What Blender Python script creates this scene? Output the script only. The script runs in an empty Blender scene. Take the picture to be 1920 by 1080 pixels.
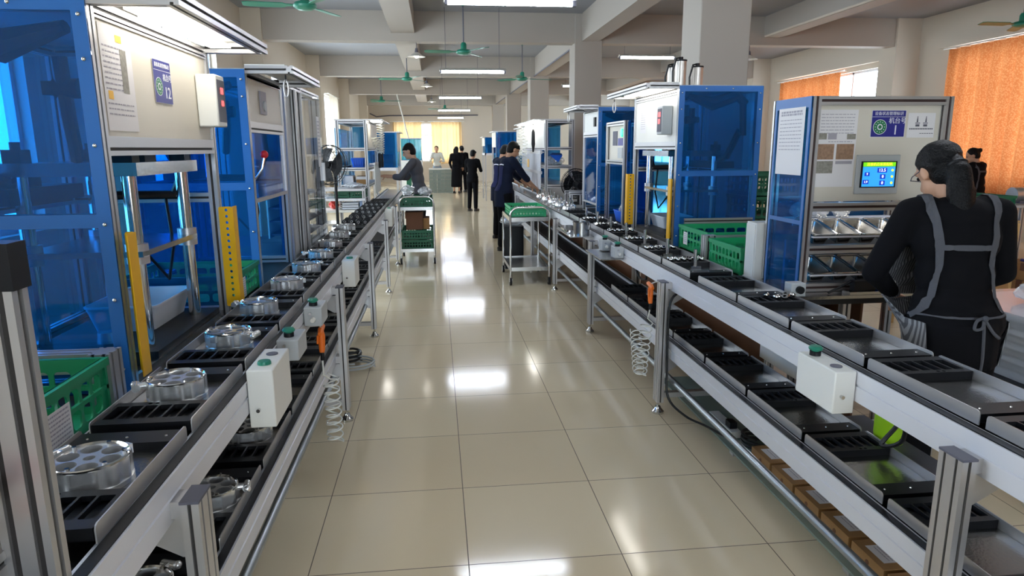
import bpy, bmesh, math, random
from mathutils import Vector, Matrix
random.seed(7)
S = bpy.context.scene
COL = S.collection
PI = math.pi
def R(d): return math.radians(d)

# ---------------------------------------------------------------- camera
cam_d = bpy.data.cameras.new('camera'); cam = bpy.data.objects.new('camera', cam_d); COL.objects.link(cam)
S.camera = cam
cam_d.sensor_width = 36.0; cam_d.sensor_fit = 'HORIZONTAL'; cam_d.lens = 1264.17/1920*36.0
cam_d.clip_start = 0.02; cam_d.clip_end = 200
_p, _y, _r = 0.204491579, 0.109251865, -0.00566236
_f = Vector((math.sin(_y)*math.cos(_p), math.cos(_y)*math.cos(_p), -math.sin(_p)))
_rt = Vector((math.cos(_y), -math.sin(_y), 0)); _up = _rt.cross(_f)
_R2 = _rt*math.cos(_r)+_up*math.sin(_r); _U2 = -_rt*math.sin(_r)+_up*math.cos(_r)
M3 = Matrix((_R2, _U2, -_f)).transposed()
cam.matrix_world = Matrix.Translation((0.54315, 0, 1.560975)) @ M3.to_4x4()

# ---------------------------------------------------------------- world, exposure
S.view_settings.view_transform = 'Standard'; S.view_settings.look = 'None'
S.view_settings.exposure = 0.72; S.view_settings.gamma = 1.0; S.view_settings.use_curve_mapping = False
S.cycles.use_denoising = True
S.cycles.max_bounces = 9; S.cycles.diffuse_bounces = 4; S.cycles.glossy_bounces = 4
S.cycles.transmission_bounces = 6; S.cycles.transparent_max_bounces = 16
S.cycles.caustics_reflective = False; S.cycles.caustics_refractive = False
S.cycles.sample_clamp_indirect = 6.0
W = bpy.data.worlds.new('overcast_sky'); S.world = W; W.use_nodes = True
_bg = W.node_tree.nodes['Background']; _bg.inputs[0].default_value = (0.78, 0.89, 1.0, 1); _bg.inputs[1].default_value = 8.0
TUBE_STRENGTH = 44.0
WINDOWS = []
def portal(x, y, z, w, h, normal):
    d = bpy.data.lights.new('daylight_portal', 'AREA'); d.shape = 'RECTANGLE'; d.size = w; d.size_y = h
    d.cycles.is_portal = True
    o = bpy.data.objects.new('daylight_portal', d); COL.objects.link(o); o.location = (x, y, z)
    n = Vector(normal); o.rotation_euler = n.to_track_quat('-Z', 'Z').to_euler()
LEFT_WIN = [(1.2, 3.4), (3.9, 6.2), (8.6, 11.4), (14.6, 17.4), (19.75, 23.9), (26.0, 28.6)]  # nearer bays are out of sight, their windows put in and sized for daylight
RIGHT_WIN = [(1.6, 5.8), (7.9, 11.95), (14.2, 18.2), (20.2, 24.4), (26.4, 30.6)]
for a, b in LEFT_WIN: portal(-3.03, (a+b)/2, 2.05, b-a, 2.3, (1, 0, 0))
for a, b in RIGHT_WIN: portal(10.28, (a+b)/2, 2.1, b-a, 2.4, (-1, 0, 0))
portal(0.17, 33.73, 1.85, 3.1, 1.7, (0, -1, 0))
portal(1.2, -6.23, 1.75, 5.6, 1.7, (0, 1, 0))

# ---------------------------------------------------------------- materials
def lin(h):
    h = h.lstrip('#'); c = [int(h[i:i+2], 16)/255 for i in (0, 2, 4)]
    return tuple(x/12.92 if x <= 0.04045 else ((x+0.055)/1.055)**2.4 for x in c)+(1,)
MATS = {}
def mat(name, col, rough=.5, metal=0., bump=0., bscale=60., var=0., vscale=8., emit=None, estr=0., spec=.5, coat=0.):
    m = bpy.data.materials.new(name); m.use_nodes = True; MATS[name] = m
    n = m.node_tree.nodes; l = m.node_tree.links; b = n['Principled BSDF']
    c = lin(col) if isinstance(col, str) else col
    b.inputs['Base Color'].default_value = c; b.inputs['Roughness'].default_value = rough
    b.inputs['Metallic'].default_value = metal; b.inputs['Specular IOR Level'].default_value = spec
    b.inputs['Coat Weight'].default_value = coat
    if emit: b.inputs['Emission Color'].default_value = lin(emit); b.inputs['Emission Strength'].default_value = estr
    if bump or var:
        tc = n.new('ShaderNodeTexCoord'); nz = n.new('ShaderNodeTexNoise'); nz.inputs['Scale'].default_value = vscale
        l.new(tc.outputs['Object'], nz.inputs['Vector'])
        if var:
            mx = n.new('ShaderNodeMix'); mx.data_type = 'RGBA'; l.new(nz.outputs['Fac'], mx.inputs[0])
            mx.inputs[6].default_value = tuple(x*(1-var) for x in c[:3])+(1,); mx.inputs[7].default_value = tuple(min(1, x*(1+var)) for x in c[:3])+(1,)
            l.new(mx.outputs[2], b.inputs['Base Color'])
        if bump:
            n2 = n.new('ShaderNodeTexNoise'); n2.inputs['Scale'].default_value = bscale; l.new(tc.outputs['Object'], n2.inputs['Vector'])
            bp = n.new('ShaderNodeBump'); bp.inputs['Strength'].default_value = bump; bp.inputs['Distance'].default_value = .01
            l.new(n2.outputs['Fac'], bp.inputs['Height']); l.new(bp.outputs['Normal'], b.inputs['Normal'])
    return m
def acrylic(name, tint, alpha, diff, dcol, rough=.04):
    m = bpy.data.materials.new(name); m.use_nodes = True; MATS[name] = m
    n = m.node_tree.nodes; l = m.node_tree.links; n.clear()
    out = n.new('ShaderNodeOutputMaterial'); tr = n.new('ShaderNodeBsdfTransparent'); tr.inputs[0].default_value = tint
    df = n.new('ShaderNodeBsdfDiffuse'); df.inputs[0].default_value = dcol
    m1 = n.new('ShaderNodeMixShader'); m1.inputs[0].default_value = diff; l.new(tr.outputs[0], m1.inputs[1]); l.new(df.outputs[0], m1.inputs[2])
    gl = n.new('ShaderNodeBsdfGlossy'); gl.inputs['Roughness'].default_value = rough
    fr = n.new('ShaderNodeFresnel'); fr.inputs[0].default_value = 1.45
    ge = n.new('ShaderNodeNewGeometry'); sb = n.new('ShaderNodeMath'); sb.operation = 'SUBTRACT'; sb.inputs[0].default_value = 1.0; l.new(ge.outputs['Backfacing'], sb.inputs[1])
    mu = n.new('ShaderNodeMath'); mu.operation = 'MULTIPLY'; l.new(fr.outputs[0], mu.inputs[0]); l.new(sb.outputs[0], mu.inputs[1])
    m2 = n.new('ShaderNodeMixShader'); l.new(mu.outputs[0], m2.inputs[0]); l.new(m1.outputs[0], m2.inputs[1]); l.new(gl.outputs[0], m2.inputs[2])
    l.new(m2.outputs[0], out.inputs[0]); return m
def cloth_translucent(name, col, trans, fold=0., alpha=0., pattern=None):
    m = bpy.data.materials.new(name); m.use_nodes = True; MATS[name] = m
    n = m.node_tree.nodes; l = m.node_tree.links; n.clear()
    out = n.new('ShaderNodeOutputMaterial'); df = n.new('ShaderNodeBsdfDiffuse'); ts = n.new('ShaderNodeBsdfTranslucent')
    c = lin(col); df.inputs[0].default_value = c; ts.inputs[0].default_value = c
    if pattern:
        tc = n.new('ShaderNodeTexCoord'); vo = n.new('ShaderNodeTexVoronoi'); vo.inputs['Scale'].default_value = 40; l.new(tc.outputs['Object'], vo.inputs['Vector'])
        mx = n.new('ShaderNodeMix'); mx.data_type = 'RGBA'; rp = n.new('ShaderNodeValToRGB'); rp.color_ramp.elements[0].position = .25; rp.color_ramp.elements[1].position = .6
        l.new(vo.outputs['Distance'], rp.inputs[0]); l.new(rp.outputs[0], mx.inputs[0]); mx.inputs[6].default_value = lin(pattern); mx.inputs[7].default_value = c
        l.new(mx.outputs[2], df.inputs[0]); l.new(mx.outputs[2], ts.inputs[0])
    mi = n.new('ShaderNodeMixShader'); mi.inputs[0].default_value = trans; l.new(df.outputs[0], mi.inputs[1]); l.new(ts.outputs[0], mi.inputs[2])
    l.new(mi.outputs[0], out.inputs[0]); return m
def paper_mat(name, base, ink, rows, cols=1.0, fill=.5):
    """printed sheet: rows of grey text lines broken into words (a flat thing in the place)"""
    m = mat(name, base, .55); n = m.node_tree.nodes; l = m.node_tree.links; b = n['Principled BSDF']
    tc = n.new('ShaderNodeTexCoord'); sp = n.new('ShaderNodeSeparateXYZ'); l.new(tc.outputs['Generated'], sp.inputs[0])
    return m, n, l, b, sp

alu = mat('anodised_aluminium', '#C4C2C2', .36, .75)
alu_w = mat('bright_aluminium_rail', '#DCDDE3', .42, .2, var=.03, vscale=3)
steel = mat('brushed_steel', '#B9B8B6', .22, 1., bump=.05, bscale=90)
chrome = mat('polished_steel', '#D4D3D2', .12, 1.)
cast = mat('machined_aluminium', '#EDEDED', .27, .8)
blk = mat('black_plastic', '#0F1014', .45, spec=.3)
dkblk = mat('dark_rubber', '#0C0C0E', .6)
groove = mat('dark_groove', '#2A2624', .6)  # slot bottoms of the profiles are coloured dark
brown_groove = mat('brown_groove_strip', '#3A2420', .6)
white = mat('white_enamel', '#E3E2DC', .4)
beige = mat('cream_panel', '#D9D2C4', .45)
greyp = mat('grey_enamel', '#B4B8BA', .45)
yellow = mat('yellow_paint', '#F3B70A', .4)
blue_p = mat('blue_paint', '#1E62A8', .4)
blue_ac = acrylic('blue_acrylic', (.27, .63, .90, 1), .5, .14, lin('#2C7CBC'))
clear_ac = acrylic('clear_acrylic', (.93, .95, .96, 1), .9, .05, lin('#D5D8D8'), .02)
glass = acrylic('window_glass', (.97, .98, .98, 1), .9, .0, (1, 1, 1, 1), .0)
glass_g = acrylic('green_glass_shelf', (.75, .88, .84, 1), .9, .55, lin('#A9B8B0'))
green = mat('green_crate_plastic', '#118055', .45)
green_b = mat('bright_green_plastic', '#1C9A63', .4)
green_d = mat('dark_green_plastic', '#0E5B3D', .5)
fan_g = mat('fan_green_enamel', '#1E7A62', .35)
red = mat('red_plastic', '#C8202A', .35)
orange = mat('orange_plastic', '#E8701A', .4)
card = mat('brown_cardboard', '#A37A4C', .8, var=.08)
card_d = mat('dark_cardboard', '#6E4A35', .85, var=.1)
wood = mat('pale_wood', '#C9A56C', .6, var=.12, vscale=20)
poly = mat('translucent_white_plastic', '#D8DDE4', .4)
bagm = acrylic('clear_plastic_film', (.9, .92, .95, 1), .8, .35, lin('#E6E9EE'), .12)
galv = mat('galvanised_steel', '#AEB4B8', .35, .9, var=.1, vscale=14)
wallm = mat('painted_wall', '#D0C6B7', .75, var=.015, vscale=1.5)
ceilm = mat('painted_ceiling', '#95979C', .8)
beamm = mat('painted_beam', '#ACA49A', .75)
tube_m = mat('fluorescent_glow', '#FFFFFF', .5, emit='#E9F1FF', estr=TUBE_STRENGTH)
bulb_m = mat('bulb_glow', '#FFFFFF', .5, emit='#FFF8EE', estr=8)
led_m = mat('hood_light_glow', '#FFFFFF', .5, emit='#FFFBF2', estr=5.5)
red_led = mat('red_digit_glow', '#FF5A5A', .5, emit='#FF5050', estr=1.6)
screen_b = mat('blue_screen_glow', '#2C8BD8', .3, emit='#2F93E6', estr=.75)
screen_g = mat('green_screen_glow', '#6CC61E', .3, emit='#6CC61E', estr=.7)
screen_d = mat('dark_blue_field_glow', '#1B3EB8', .3, emit='#1A3AC0', estr=.5)
screen_w = mat('white_screen_text', '#FFFFFF', .3, emit='#FFFFFF', estr=.9)
screen_y = mat('yellow_screen_text', '#E8E840', .3, emit='#E8E840', estr=.8)
green_led = mat('green_lamp_glow', '#2BE38A', .3, emit='#20E080', estr=1.4)
sign_b = mat('sign_navy', '#2A2C86', .35)
sign_w = mat('sign_white', '#ECECF2', .4)
sign_g = mat('sign_green', '#1E7A4C', .4)
ink = mat('printed_ink', '#5A5A66', .6)
ink_l = mat('faint_print', '#A8A4AE', .6)
photo_a = mat('printed_photo_grey', '#8E8A80', .5, var=.5, vscale=90)
photo_b = mat('printed_photo_brown', '#9A7A62', .5, var=.5, vscale=70)
paper = mat('white_paper', '#E6E3E4', .6)
hose = acrylic('clear_hose', (.86, .88, .86, 1), .8, .92, lin('#EEEEE8'), .1)
lime = mat('lime_plastic', '#9CCB1F', .4)
blue_bin = mat('blue_plastic_bin', '#1C62D6', .4)
cyl_m = mat('satin_aluminium_cylinder', '#BDB6AE', .35, .8)
cable_m = mat('black_cable', '#111114', .5)
skin = mat('skin', '#C39578', .55)
hair_m = mat('black_hair', '#08080A', .5, bump=.5, bscale=160, spec=.2)
navy = mat('navy_workwear', '#131A2E', .85, spec=.2)
navy_l = mat('navy_back_panel', '#23284F', .85, spec=.2)
blackc = mat('black_cloth', '#0D0D11', .9, bump=.12, bscale=30, spec=.15)
greyc = mat('grey_jacket_cloth', '#4A4A52', .8)
whitec = mat('pale_cloth', '#CFCFC6', .8)
bluegrey = mat('pale_blue_trousers', '#8A97A2', .8)
shoe_m = mat('dark_shoe', '#26211F', .6)
curt_o = cloth_translucent('orange_curtain', '#B0683A', .26, pattern='#BE7E50')
curt_y = cloth_translucent('yellow_curtain', '#C8A878', .36)
curt_b = cloth_translucent('beige_curtain', '#B5AA98', .35)

# floor: 0.6 m polished tiles
floor_m = mat('polished_floor_tiles', '#C6B9A3', .09, spec=.55)
def _floor():
    n = floor_m.node_tree.nodes; l = floor_m.node_tree.links; b = n['Principled BSDF']
    tc = n.new('ShaderNodeTexCoord'); sp = n.new('ShaderNodeSeparateXYZ'); l.new(tc.outputs['Object'], sp.inputs[0])
    def M(op, a, bb=None):
        k = n.new('ShaderNodeMath'); k.operation = op
        for i, q in enumerate((a, bb)):
            if q is None: continue
            if hasattr(q, 'links'): l.new(q, k.inputs[i])
            else: k.inputs[i].default_value = q
        return k.outputs[0]
    def line(o, off):
        a = M('DIVIDE', M('ADD', o, 60.0-off), .6); fr = M('FRACT', a); d = M('MINIMUM', fr, M('SUBTRACT', 1.0, fr))
        return M('LESS_THAN', d, .0032)
    g = M('MAXIMUM', line(sp.outputs[0], 0.0), line(sp.outputs[1], 2.367))
    fx = M('FLOOR', M('DIVIDE', M('ADD', sp.outputs[0], 60.0), .6)); fy = M('FLOOR', M('DIVIDE', M('ADD', sp.outputs[1], 57.633), .6))
    cb = n.new('ShaderNodeCombineXYZ'); l.new(fx, cb.inputs[0]); l.new(fy, cb.inputs[1])
    wn = n.new('ShaderNodeTexWhiteNoise'); l.new(cb.outputs[0], wn.inputs['Vector'])
    nz = n.new('ShaderNodeTexNoise'); nz.inputs['Scale'].default_value = 2.2; nz.inputs['Detail'].default_value = 5; l.new(tc.outputs['Object'], nz.inputs['Vector'])
    mx = n.new('ShaderNodeMix'); mx.data_type = 'RGBA'; l.new(M('ADD', M('MULTIPLY', wn.outputs['Value'], .5), M('MULTIPLY', nz.outputs['Fac'], .5)), mx.inputs[0])
    mx.inputs[6].default_value = lin('#E6D3B2'); mx.inputs[7].default_value = lin('#EFDFC0')
    m2 = n.new('ShaderNodeMix'); m2.data_type = 'RGBA'; l.new(g, m2.inputs[0]); l.new(mx.outputs[2], m2.inputs[6]); m2.inputs[7].default_value = lin('#6A5A4C')
    l.new(m2.outputs[2], b.inputs['Base Color'])
    n3 = n.new('ShaderNodeTexNoise'); n3.inputs['Scale'].default_value = 5.0; n3.inputs['Detail'].default_value = 2; l.new(tc.outputs['Object'], n3.inputs['Vector'])
    bp = n.new('ShaderNodeBump'); bp.inputs['Strength'].default_value = .12; bp.inputs['Distance'].default_value = .004; l.new(n3.outputs['Fac'], bp.inputs['Height'])
    l.new(bp.outputs['Normal'], b.inputs['Normal'])
    l.new(M('ADD', M('MULTIPLY', g, .5), M('ADD', .07, M('MULTIPLY', nz.outputs['Fac'], .07))), b.inputs['Roughness'])
_floor()
# striped apron cloth
apron_m = mat('grey_striped_cloth', '#6B6C70', .85)
def _stripe(m, ca, cb_, sc, axis=0):
    n = m.node_tree.nodes; l = m.node_tree.links; b = n['Principled BSDF']
    tc = n.new('ShaderNodeTexCoord'); wv = n.new('ShaderNodeTexWave'); wv.wave_type = 'BANDS'; wv.bands_direction = 'XYZ'[axis]
    wv.inputs['Scale'].default_value = sc; l.new(tc.outputs['Object'], wv.inputs['Vector'])
    rp = n.new('ShaderNodeValToRGB'); rp.color_ramp.elements[0].color = lin(ca); rp.color_ramp.elements[1].color = lin(cb_)
    rp.color_ramp.elements[0].position = .35; rp.color_ramp.elements[1].position = .6
    l.new(wv.outputs[0], rp.inputs[0]); l.new(rp.outputs[0], b.inputs['Base Color'])
_stripe(apron_m, '#4A4B50', '#85868A', 34)
strap_m = mat('grey_strap_webbing', '#515258', .9, spec=.2)

# ---------------------------------------------------------------- mesh helpers
ORG = {}
class MB:
    def __init__(s, fn=None): s.v = []; s.f = []; s.m = []; s.fn = fn
    def add(s, vs, fs, m=0):
        k = len(s.v); s.v += [tuple(s.fn(*p)) if s.fn else tuple(p) for p in vs]
        s.f += [tuple(i+k for i in f) for f in fs]; s.m += [m]*len(fs); return s
    def box(s, x0, x1, y0, y1, z0, z1, m=0):
        v = [(x, y, z) for x in (x0, x1) for y in (y0, y1) for z in (z0, z1)]
        return s.add(v, [(0, 1, 3, 2), (4, 6, 7, 5), (0, 4, 5, 1), (2, 3, 7, 6), (0, 2, 6, 4), (1, 5, 7, 3)], m)
    def obox(s, c, size, rot, m=0):
        h = [q/2 for q in size]; c = Vector(c)
        v = [c+rot @ Vector((x, y, z)) for x in (-h[0], h[0]) for y in (-h[1], h[1]) for z in (-h[2], h[2])]
        return s.add(v, [(0, 1, 3, 2), (4, 6, 7, 5), (0, 4, 5, 1), (2, 3, 7, 6), (0, 2, 6, 4), (1, 5, 7, 3)], m)
    def bar(s, p0, p1, w, h=None, up=(0, 0, 1), m=0):
        p0 = Vector(p0); p1 = Vector(p1); d = (p1-p0).normalized(); h = h or w; u = Vector(up)
        if abs(d.dot(u)) > .98: u = Vector((0, 1, 0))
        a = d.cross(u).normalized(); b = a.cross(d)
        v = [q+a*i*w/2+b*j*h/2 for q in (p0, p1) for i, j in ((-1, -1), (1, -1), (1, 1), (-1, 1))]
        return s.add(v, [(0, 1, 2, 3), (7, 6, 5, 4), (0, 4, 5, 1), (1, 5, 6, 2), (2, 6, 7, 3), (3, 7, 4, 0)], m)
    def cyl(s, p0, p1, r0, r1=None, n=14, m=0, cap=True):
        r1 = r0 if r1 is None else r1
        return s.tube([p0, p1], [r0, r1], n, m, cap)
    def tube(s, pts, r, n=8, m=0, cap=True):
        pts = [Vector(p) for p in pts]; N = len(pts); rs = r if isinstance(r, (list, tuple)) else [r]*N
        vs = []; a = None
        for i, p in enumerate(pts):
            d = (pts[min(i+1, N-1)]-pts[max(i-1, 0)])
            d = d.normalized() if d.length > 1e-9 else Vector((0, 0, 1))
            if a is None:
                a = d.cross(Vector((0, 0, 1)))
                if a.length < 1e-3: a = d.cross(Vector((0, 1, 0)))
            a = (a-d*a.dot(d)).normalized(); b = d.cross(a)
            vs += [p+a*math.cos(2*PI*k/n)*rs[i]+b*math.sin(2*PI*k/n)*rs[i] for k in range(n)]
        fs = [(i*n+k, i*n+(k+1) % n, (i+1)*n+(k+1) % n, (i+1)*n+k) for i in range(N-1) for k in range(n)]
        if cap: fs += [tuple(range(n)), tuple((N-1)*n+k for k in range(n))]
        return s.add(vs, fs, m)
    def lathe(s, prof, c=(0, 0, 0), n=24, m=0, rot=None, cap=False):
        c = Vector(c); vs = []
        for r, z in prof:
            for k in range(n):
                p = Vector((r*math.cos(2*PI*k/n), r*math.sin(2*PI*k/n), z)); vs.append(c+(rot @ p if rot else p))
        N = len(prof); fs = [(i*n+k, i*n+(k+1) % n, (i+1)*n+(k+1) % n, (i+1)*n+k) for i in range(N-1) for k in range(n)]
        if cap and prof[0][0] > 1e-6: fs.append(tuple(range(n)))
        if cap and prof[-1][0] > 1e-6: fs.append(tuple((N-1)*n+k for k in range(n)))
        return s.add(vs, fs, m)
    def sph(s, c, r, n=12, k=8, m=0, rot=None):
        r = r if isinstance(r, (list, tuple)) else (r, r, r); c = Vector(c); vs = []
        for i in range(k+1):
            t = PI*i/k
            for j in range(n):
                p = Vector((r[0]*math.sin(t)*math.cos(2*PI*j/n), r[1]*math.sin(t)*math.sin(2*PI*j/n), r[2]*math.cos(t))); vs.append(c+(rot @ p if rot else p))
        fs = [(i*n+j, i*n+(j+1) % n, (i+1)*n+(j+1) % n, (i+1)*n+j) for i in range(k) for j in range(n)]
        return s.add(vs, fs, m)
    def quad(s, a, b, c, d, m=0): return s.add([a, b, c, d], [(0, 1, 2, 3)], m)
    def prism(s, poly, d0, d1, axis='z', m=0):
        def P(a, b, d): return {'z': (a, b, d), 'y': (a, d, b), 'x': (d, a, b)}[axis]
        n = len(poly); v = [P(a, b, d0) for a, b in poly]+[P(a, b, d1) for a, b in poly]
        return s.add(v, [tuple(range(n)), tuple(range(2*n-1, n-1, -1))]+[(i, (i+1) % n, n+(i+1) % n, n+i) for i in range(n)], m)
    def prof(s, p0, p1, w=.04, h=.04, up=(0, 0, 1), sw=.005, sd=.007, m=0, mg=1):
        """extruded aluminium profile with dark slots; w across, h along up"""
        p0 = Vector(p0); p1 = Vector(p1); d = (p1-p0).normalized(); u = Vector(up)
        if abs(d.dot(u)) > .98: u = Vector((0, 1, 0))
        a = d.cross(u).normalized(); b = a.cross(d)
        pts = []; fl = []
        def side(L, other, tr):
            k = max(1, round(L/.04)); st = L/k
            pts.append(tr(-L/2, other)); fl.append(0)
            for i in range(k):
                c = -L/2+st*(i+.5)
                for q, o, f in ((c-sw, other, 0), (c-sw, other-sd, 1), (c+sw, other-sd, 0), (c+sw, other, 0)): pts.append(tr(q, o)); fl.append(f)
        side(w, h/2, lambda q, o: (q, o)); side(h, w/2, lambda q, o: (o, -q)); side(w, h/2, lambda q, o: (-q, -o)); side(h, w/2, lambda q, o: (-o, q))
        n = len(pts); v = [q+a*x+b*y for q in (p0, p1) for x, y in pts]
        k = len(s.v); s.v += [tuple(s.fn(*p)) if s.fn else tuple(p) for p in v]
        for i in range(n): s.f.append((k+i, k+(i+1) % n, k+n+(i+1) % n, k+n+i)); s.m.append(mg if fl[i] else m)
        s.f.append(tuple(k+i for i in range(n))); s.m.append(m); s.f.append(tuple(k+n+i for i in range(n-1, -1, -1))); s.m.append(m)
        return s
    def mesh(s, name, mats, off=(0, 0, 0), smooth=True):
        me = bpy.data.meshes.new(name); o = Vector(off)
        me.from_pydata([Vector(p)-o for p in s.v], [], s.f)
        for m in (mats if isinstance(mats, (list, tuple)) else [mats]): me.materials.append(m)
        mx = len(me.materials)-1
        me.polygons.foreach_set('material_index', [min(i, mx) for i in s.m])
        bm = bmesh.new(); bm.from_mesh(me); bmesh.ops.recalc_face_normals(bm, faces=bm.faces); bm.to_mesh(me); bm.free()
        if smooth:
            me.polygons.foreach_set('use_smooth', [True]*len(me.polygons)); me.set_sharp_from_angle(angle=R(38))
        me.update(); return me
    def build(s, name, mats, parent=None, smooth=True, bevel=0, **tags):
        if parent is not None: off = ORG[parent.name]
        else:
            xs = [p[0] for p in s.v]; ys = [p[1] for p in s.v]; zs = [p[2] for p in s.v]
            off = Vector(((min(xs)+max(xs))/2, (min(ys)+max(ys))/2, min(zs)))
        me = s.mesh(name, mats, off, smooth); o = bpy.data.objects.new(name, me); COL.objects.link(o)
        if parent is not None: o.parent = parent
        else: o.location = off
        ORG[o.name] = Vector(off)
        if bevel:
            b = o.modifiers.new('bevel', 'BEVEL'); b.width = bevel; b.segments = 2; b.limit_method = 'ANGLE'
        for k, q in tags.items(): o[k] = q
        return o
def tag(o, label, cat, group=None):
    o['label'] = label; o['category'] = cat
    if group: o['group'] = group
    return o
def thing(name, label, cat, loc=(0, 0, 0), group=None):
    o = bpy.data.objects.new(name, None); COL.objects.link(o); o.location = loc; o.empty_display_size = .1
    ORG[o.name] = Vector(loc); return tag(o, label, cat, group)
def struct(name, mb, m, parent=None, **k):
    return mb.build(name, m, parent, kind='structure', **k)
KIDS = {}
def copy_tree(o, loc=None, rotz=None, label=None, group=None, parent=None):
    c = o.copy(); COL.objects.link(c)
    if parent is not None: c.parent = parent
    if loc is not None: c.location = loc
    if rotz is not None: c.rotation_euler = (0, 0, rotz)
    if label: c['label'] = label
    if group: c['group'] = group
    ORG[c.name] = Vector(loc) if loc is not None else ORG[o.name]
    for ch in list(o.children): copy_tree(ch, parent=c)
    return c
def eval_mesh(ob):
    dg = bpy.context.evaluated_depsgraph_get(); dg.update()
    me = bpy.data.meshes.new_from_object(ob.evaluated_get(dg)); return me
def fill(loops, th):
    """flat plate with holes from closed 2D loops; returns verts, faces centred on z=0"""
    cu = bpy.data.curves.new('plate', 'CURVE'); cu.dimensions = '2D'; cu.fill_mode = 'BOTH'; cu.extrude = th/2
    for lp in loops:
        sp = cu.splines.new('POLY'); sp.points.add(len(lp)-1); sp.use_cyclic_u = True
        for p, q in zip(sp.points, lp): p.co = (q[0], q[1], 0, 1)
    ob = bpy.data.objects.new('plate', cu); COL.objects.link(ob); me = eval_mesh(ob)
    v = [tuple(p.co) for p in me.vertices]; f = [tuple(p.vertices) for p in me.polygons]
    bpy.data.objects.remove(ob); bpy.data.curves.remove(cu); bpy.data.meshes.remove(me); return v, f
def circ(cx, cy, r, n=18): return [(cx+r*math.cos(2*PI*k/n), cy+r*math.sin(2*PI*k/n)) for k in range(n)]
def rect(x0, x1, y0, y1): return [(x0, y0), (x1, y0), (x1, y1), (x0, y1)]
def rrect(x0, x1, y0, y1, r, n=4):
    o = []
    for cx, cy, a in ((x1-r, y0+r, -90), (x1-r, y1-r, 0), (x0+r, y1-r, 90), (x0+r, y0+r, 180)):
        o += [(cx+r*math.cos(R(a+90*i/n)), cy+r*math.sin(R(a+90*i/n))) for i in range(n+1)]
    return o
TXT = {}
def text_mb(body, size, c, xdir, ydir, m=0, mb=None, th=.0006, align='CENTER'):
    """adds lettering to a mesh builder: centre c, reading direction xdir, up ydir"""
    cu = bpy.data.curves.new('lettering', 'FONT'); cu.body = body; cu.size = size; cu.align_x = align; cu.align_y = 'CENTER'; cu.extrude = th; cu.resolution_u = 2
    ob = bpy.data.objects.new('lettering', cu); COL.objects.link(ob); me = eval_mesh(ob)
    x = Vector(xdir).normalized(); y = Vector(ydir).normalized(); z = x.cross(y); c = Vector(c)
    v = [c+x*p.co.x+y*p.co.y+z*p.co.z for p in me.vertices]; f = [tuple(p.vertices) for p in me.polygons]
    bpy.data.objects.remove(ob); bpy.data.curves.remove(cu); bpy.data.meshes.remove(me)
    return (mb or MB()).add(v, f, m)
ORD = ['first', 'second', 'third', 'fourth', 'fifth', 'sixth', 'seventh', 'eighth', 'ninth', 'tenth', 'eleventh', 'twelfth', 'thirteenth', 'fourteenth', 'fifteenth', 'sixteenth', 'seventeenth', 'eighteenth', 'nineteenth', 'twentieth']
def ordn(i, end='from the near end'): return ('nearest' if i == 0 else ORD[i])

# ================================================================ SETTING
XL, XR, YN, YF, ZC = -2.8, 10.05, -6.0, 33.5, 3.99
SILL, HEAD = .9, 3.22
struct('floor', MB().box(XL-.2, XR+.2, YN-.2, YF+.2, -.1, 0), floor_m)
struct('ceiling', MB().box(XL-.2, XR+.2, YN-.2, YF+.2, ZC, ZC+.15), ceilm)
def wall_along_y(name, x0, x1, wins):
    b = MB(); b.box(x0, x1, YN, YF, 0, SILL); b.box(x0, x1, YN, YF, HEAD, ZC)
    y = YN
    for a, c in wins: b.box(x0, x1, y, a, SILL, HEAD); y = c
    b.box(x0, x1, y, YF, SILL, HEAD); struct(name, b, wallm)
wall_along_y('wall_left', XL-.2, XL, LEFT_WIN); wall_along_y('wall_right', XR, XR+.2, RIGHT_WIN)
BW = (-1.4, 1.75, .95, 2.75)
b = MB().box(XL, XR, YF, YF+.2, 0, BW[2]).box(XL, XR, YF, YF+.2, BW[3], ZC).box(XL, BW[0], YF, YF+.2, BW[2], BW[3]).box(BW[1], XR, YF, YF+.2, BW[2], BW[3])
struct('wall_back', b, wallm)
struct('wall_near', MB().box(XL, XR, YN-.2, YN, 0, .9).box(XL, XR, YN-.2, YN, 2.6, ZC).box(XL, -1.6, YN-.2, YN, .9, 2.6).box(4.0, XR, YN-.2, YN, .9, 2.6), wallm)  # unseen wall, its opening sized for the light it lets in
WN = [0]
def window(x, a, c, z0, z1, axis):
    WN[0] += 1; nm = f'window_{WN[0]}'
    def bb(m, u0, u1, za, zb, t0, t1): m.box(x+t0, x+t1, u0, u1, za, zb) if axis == 'x' else m.box(u0, u1, x+t0, x+t1, za, zb)
    fr = MB(); L = c-a; n = max(2, round(L/1.1)); w = .05
    bb(fr, a, c, z0, z0+w, -.03, .03); bb(fr, a, c, z1-w, z1, -.03, .03); bb(fr, a, c, z0+(z1-z0)*.68, z0+(z1-z0)*.68+.045, -.03, .03)
    for i in range(n+1):
        u = a+(L-w)*i/n; bb(fr, u, u+w, z0, z1, -.03, .03)
    o = struct(nm, fr, alu_w); pn = MB(); bb(pn, a+.02, c-.02, z0+.02, z1-.02, -.003, .003); p = pn.build('pane', glass, o)
for a, c in LEFT_WIN: window(XL-.12, a, c, SILL, HEAD, 'x')
for a, c in RIGHT_WIN: window(XR+.12, a, c, SILL, HEAD, 'x')
window(YF+.12, BW[0], BW[1], BW[2], BW[3], 'y'); window(YN-.12, -1.6, 4.0, .9, 2.6, 'y')  # the near-wall window is out of view, added as light from behind
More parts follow.
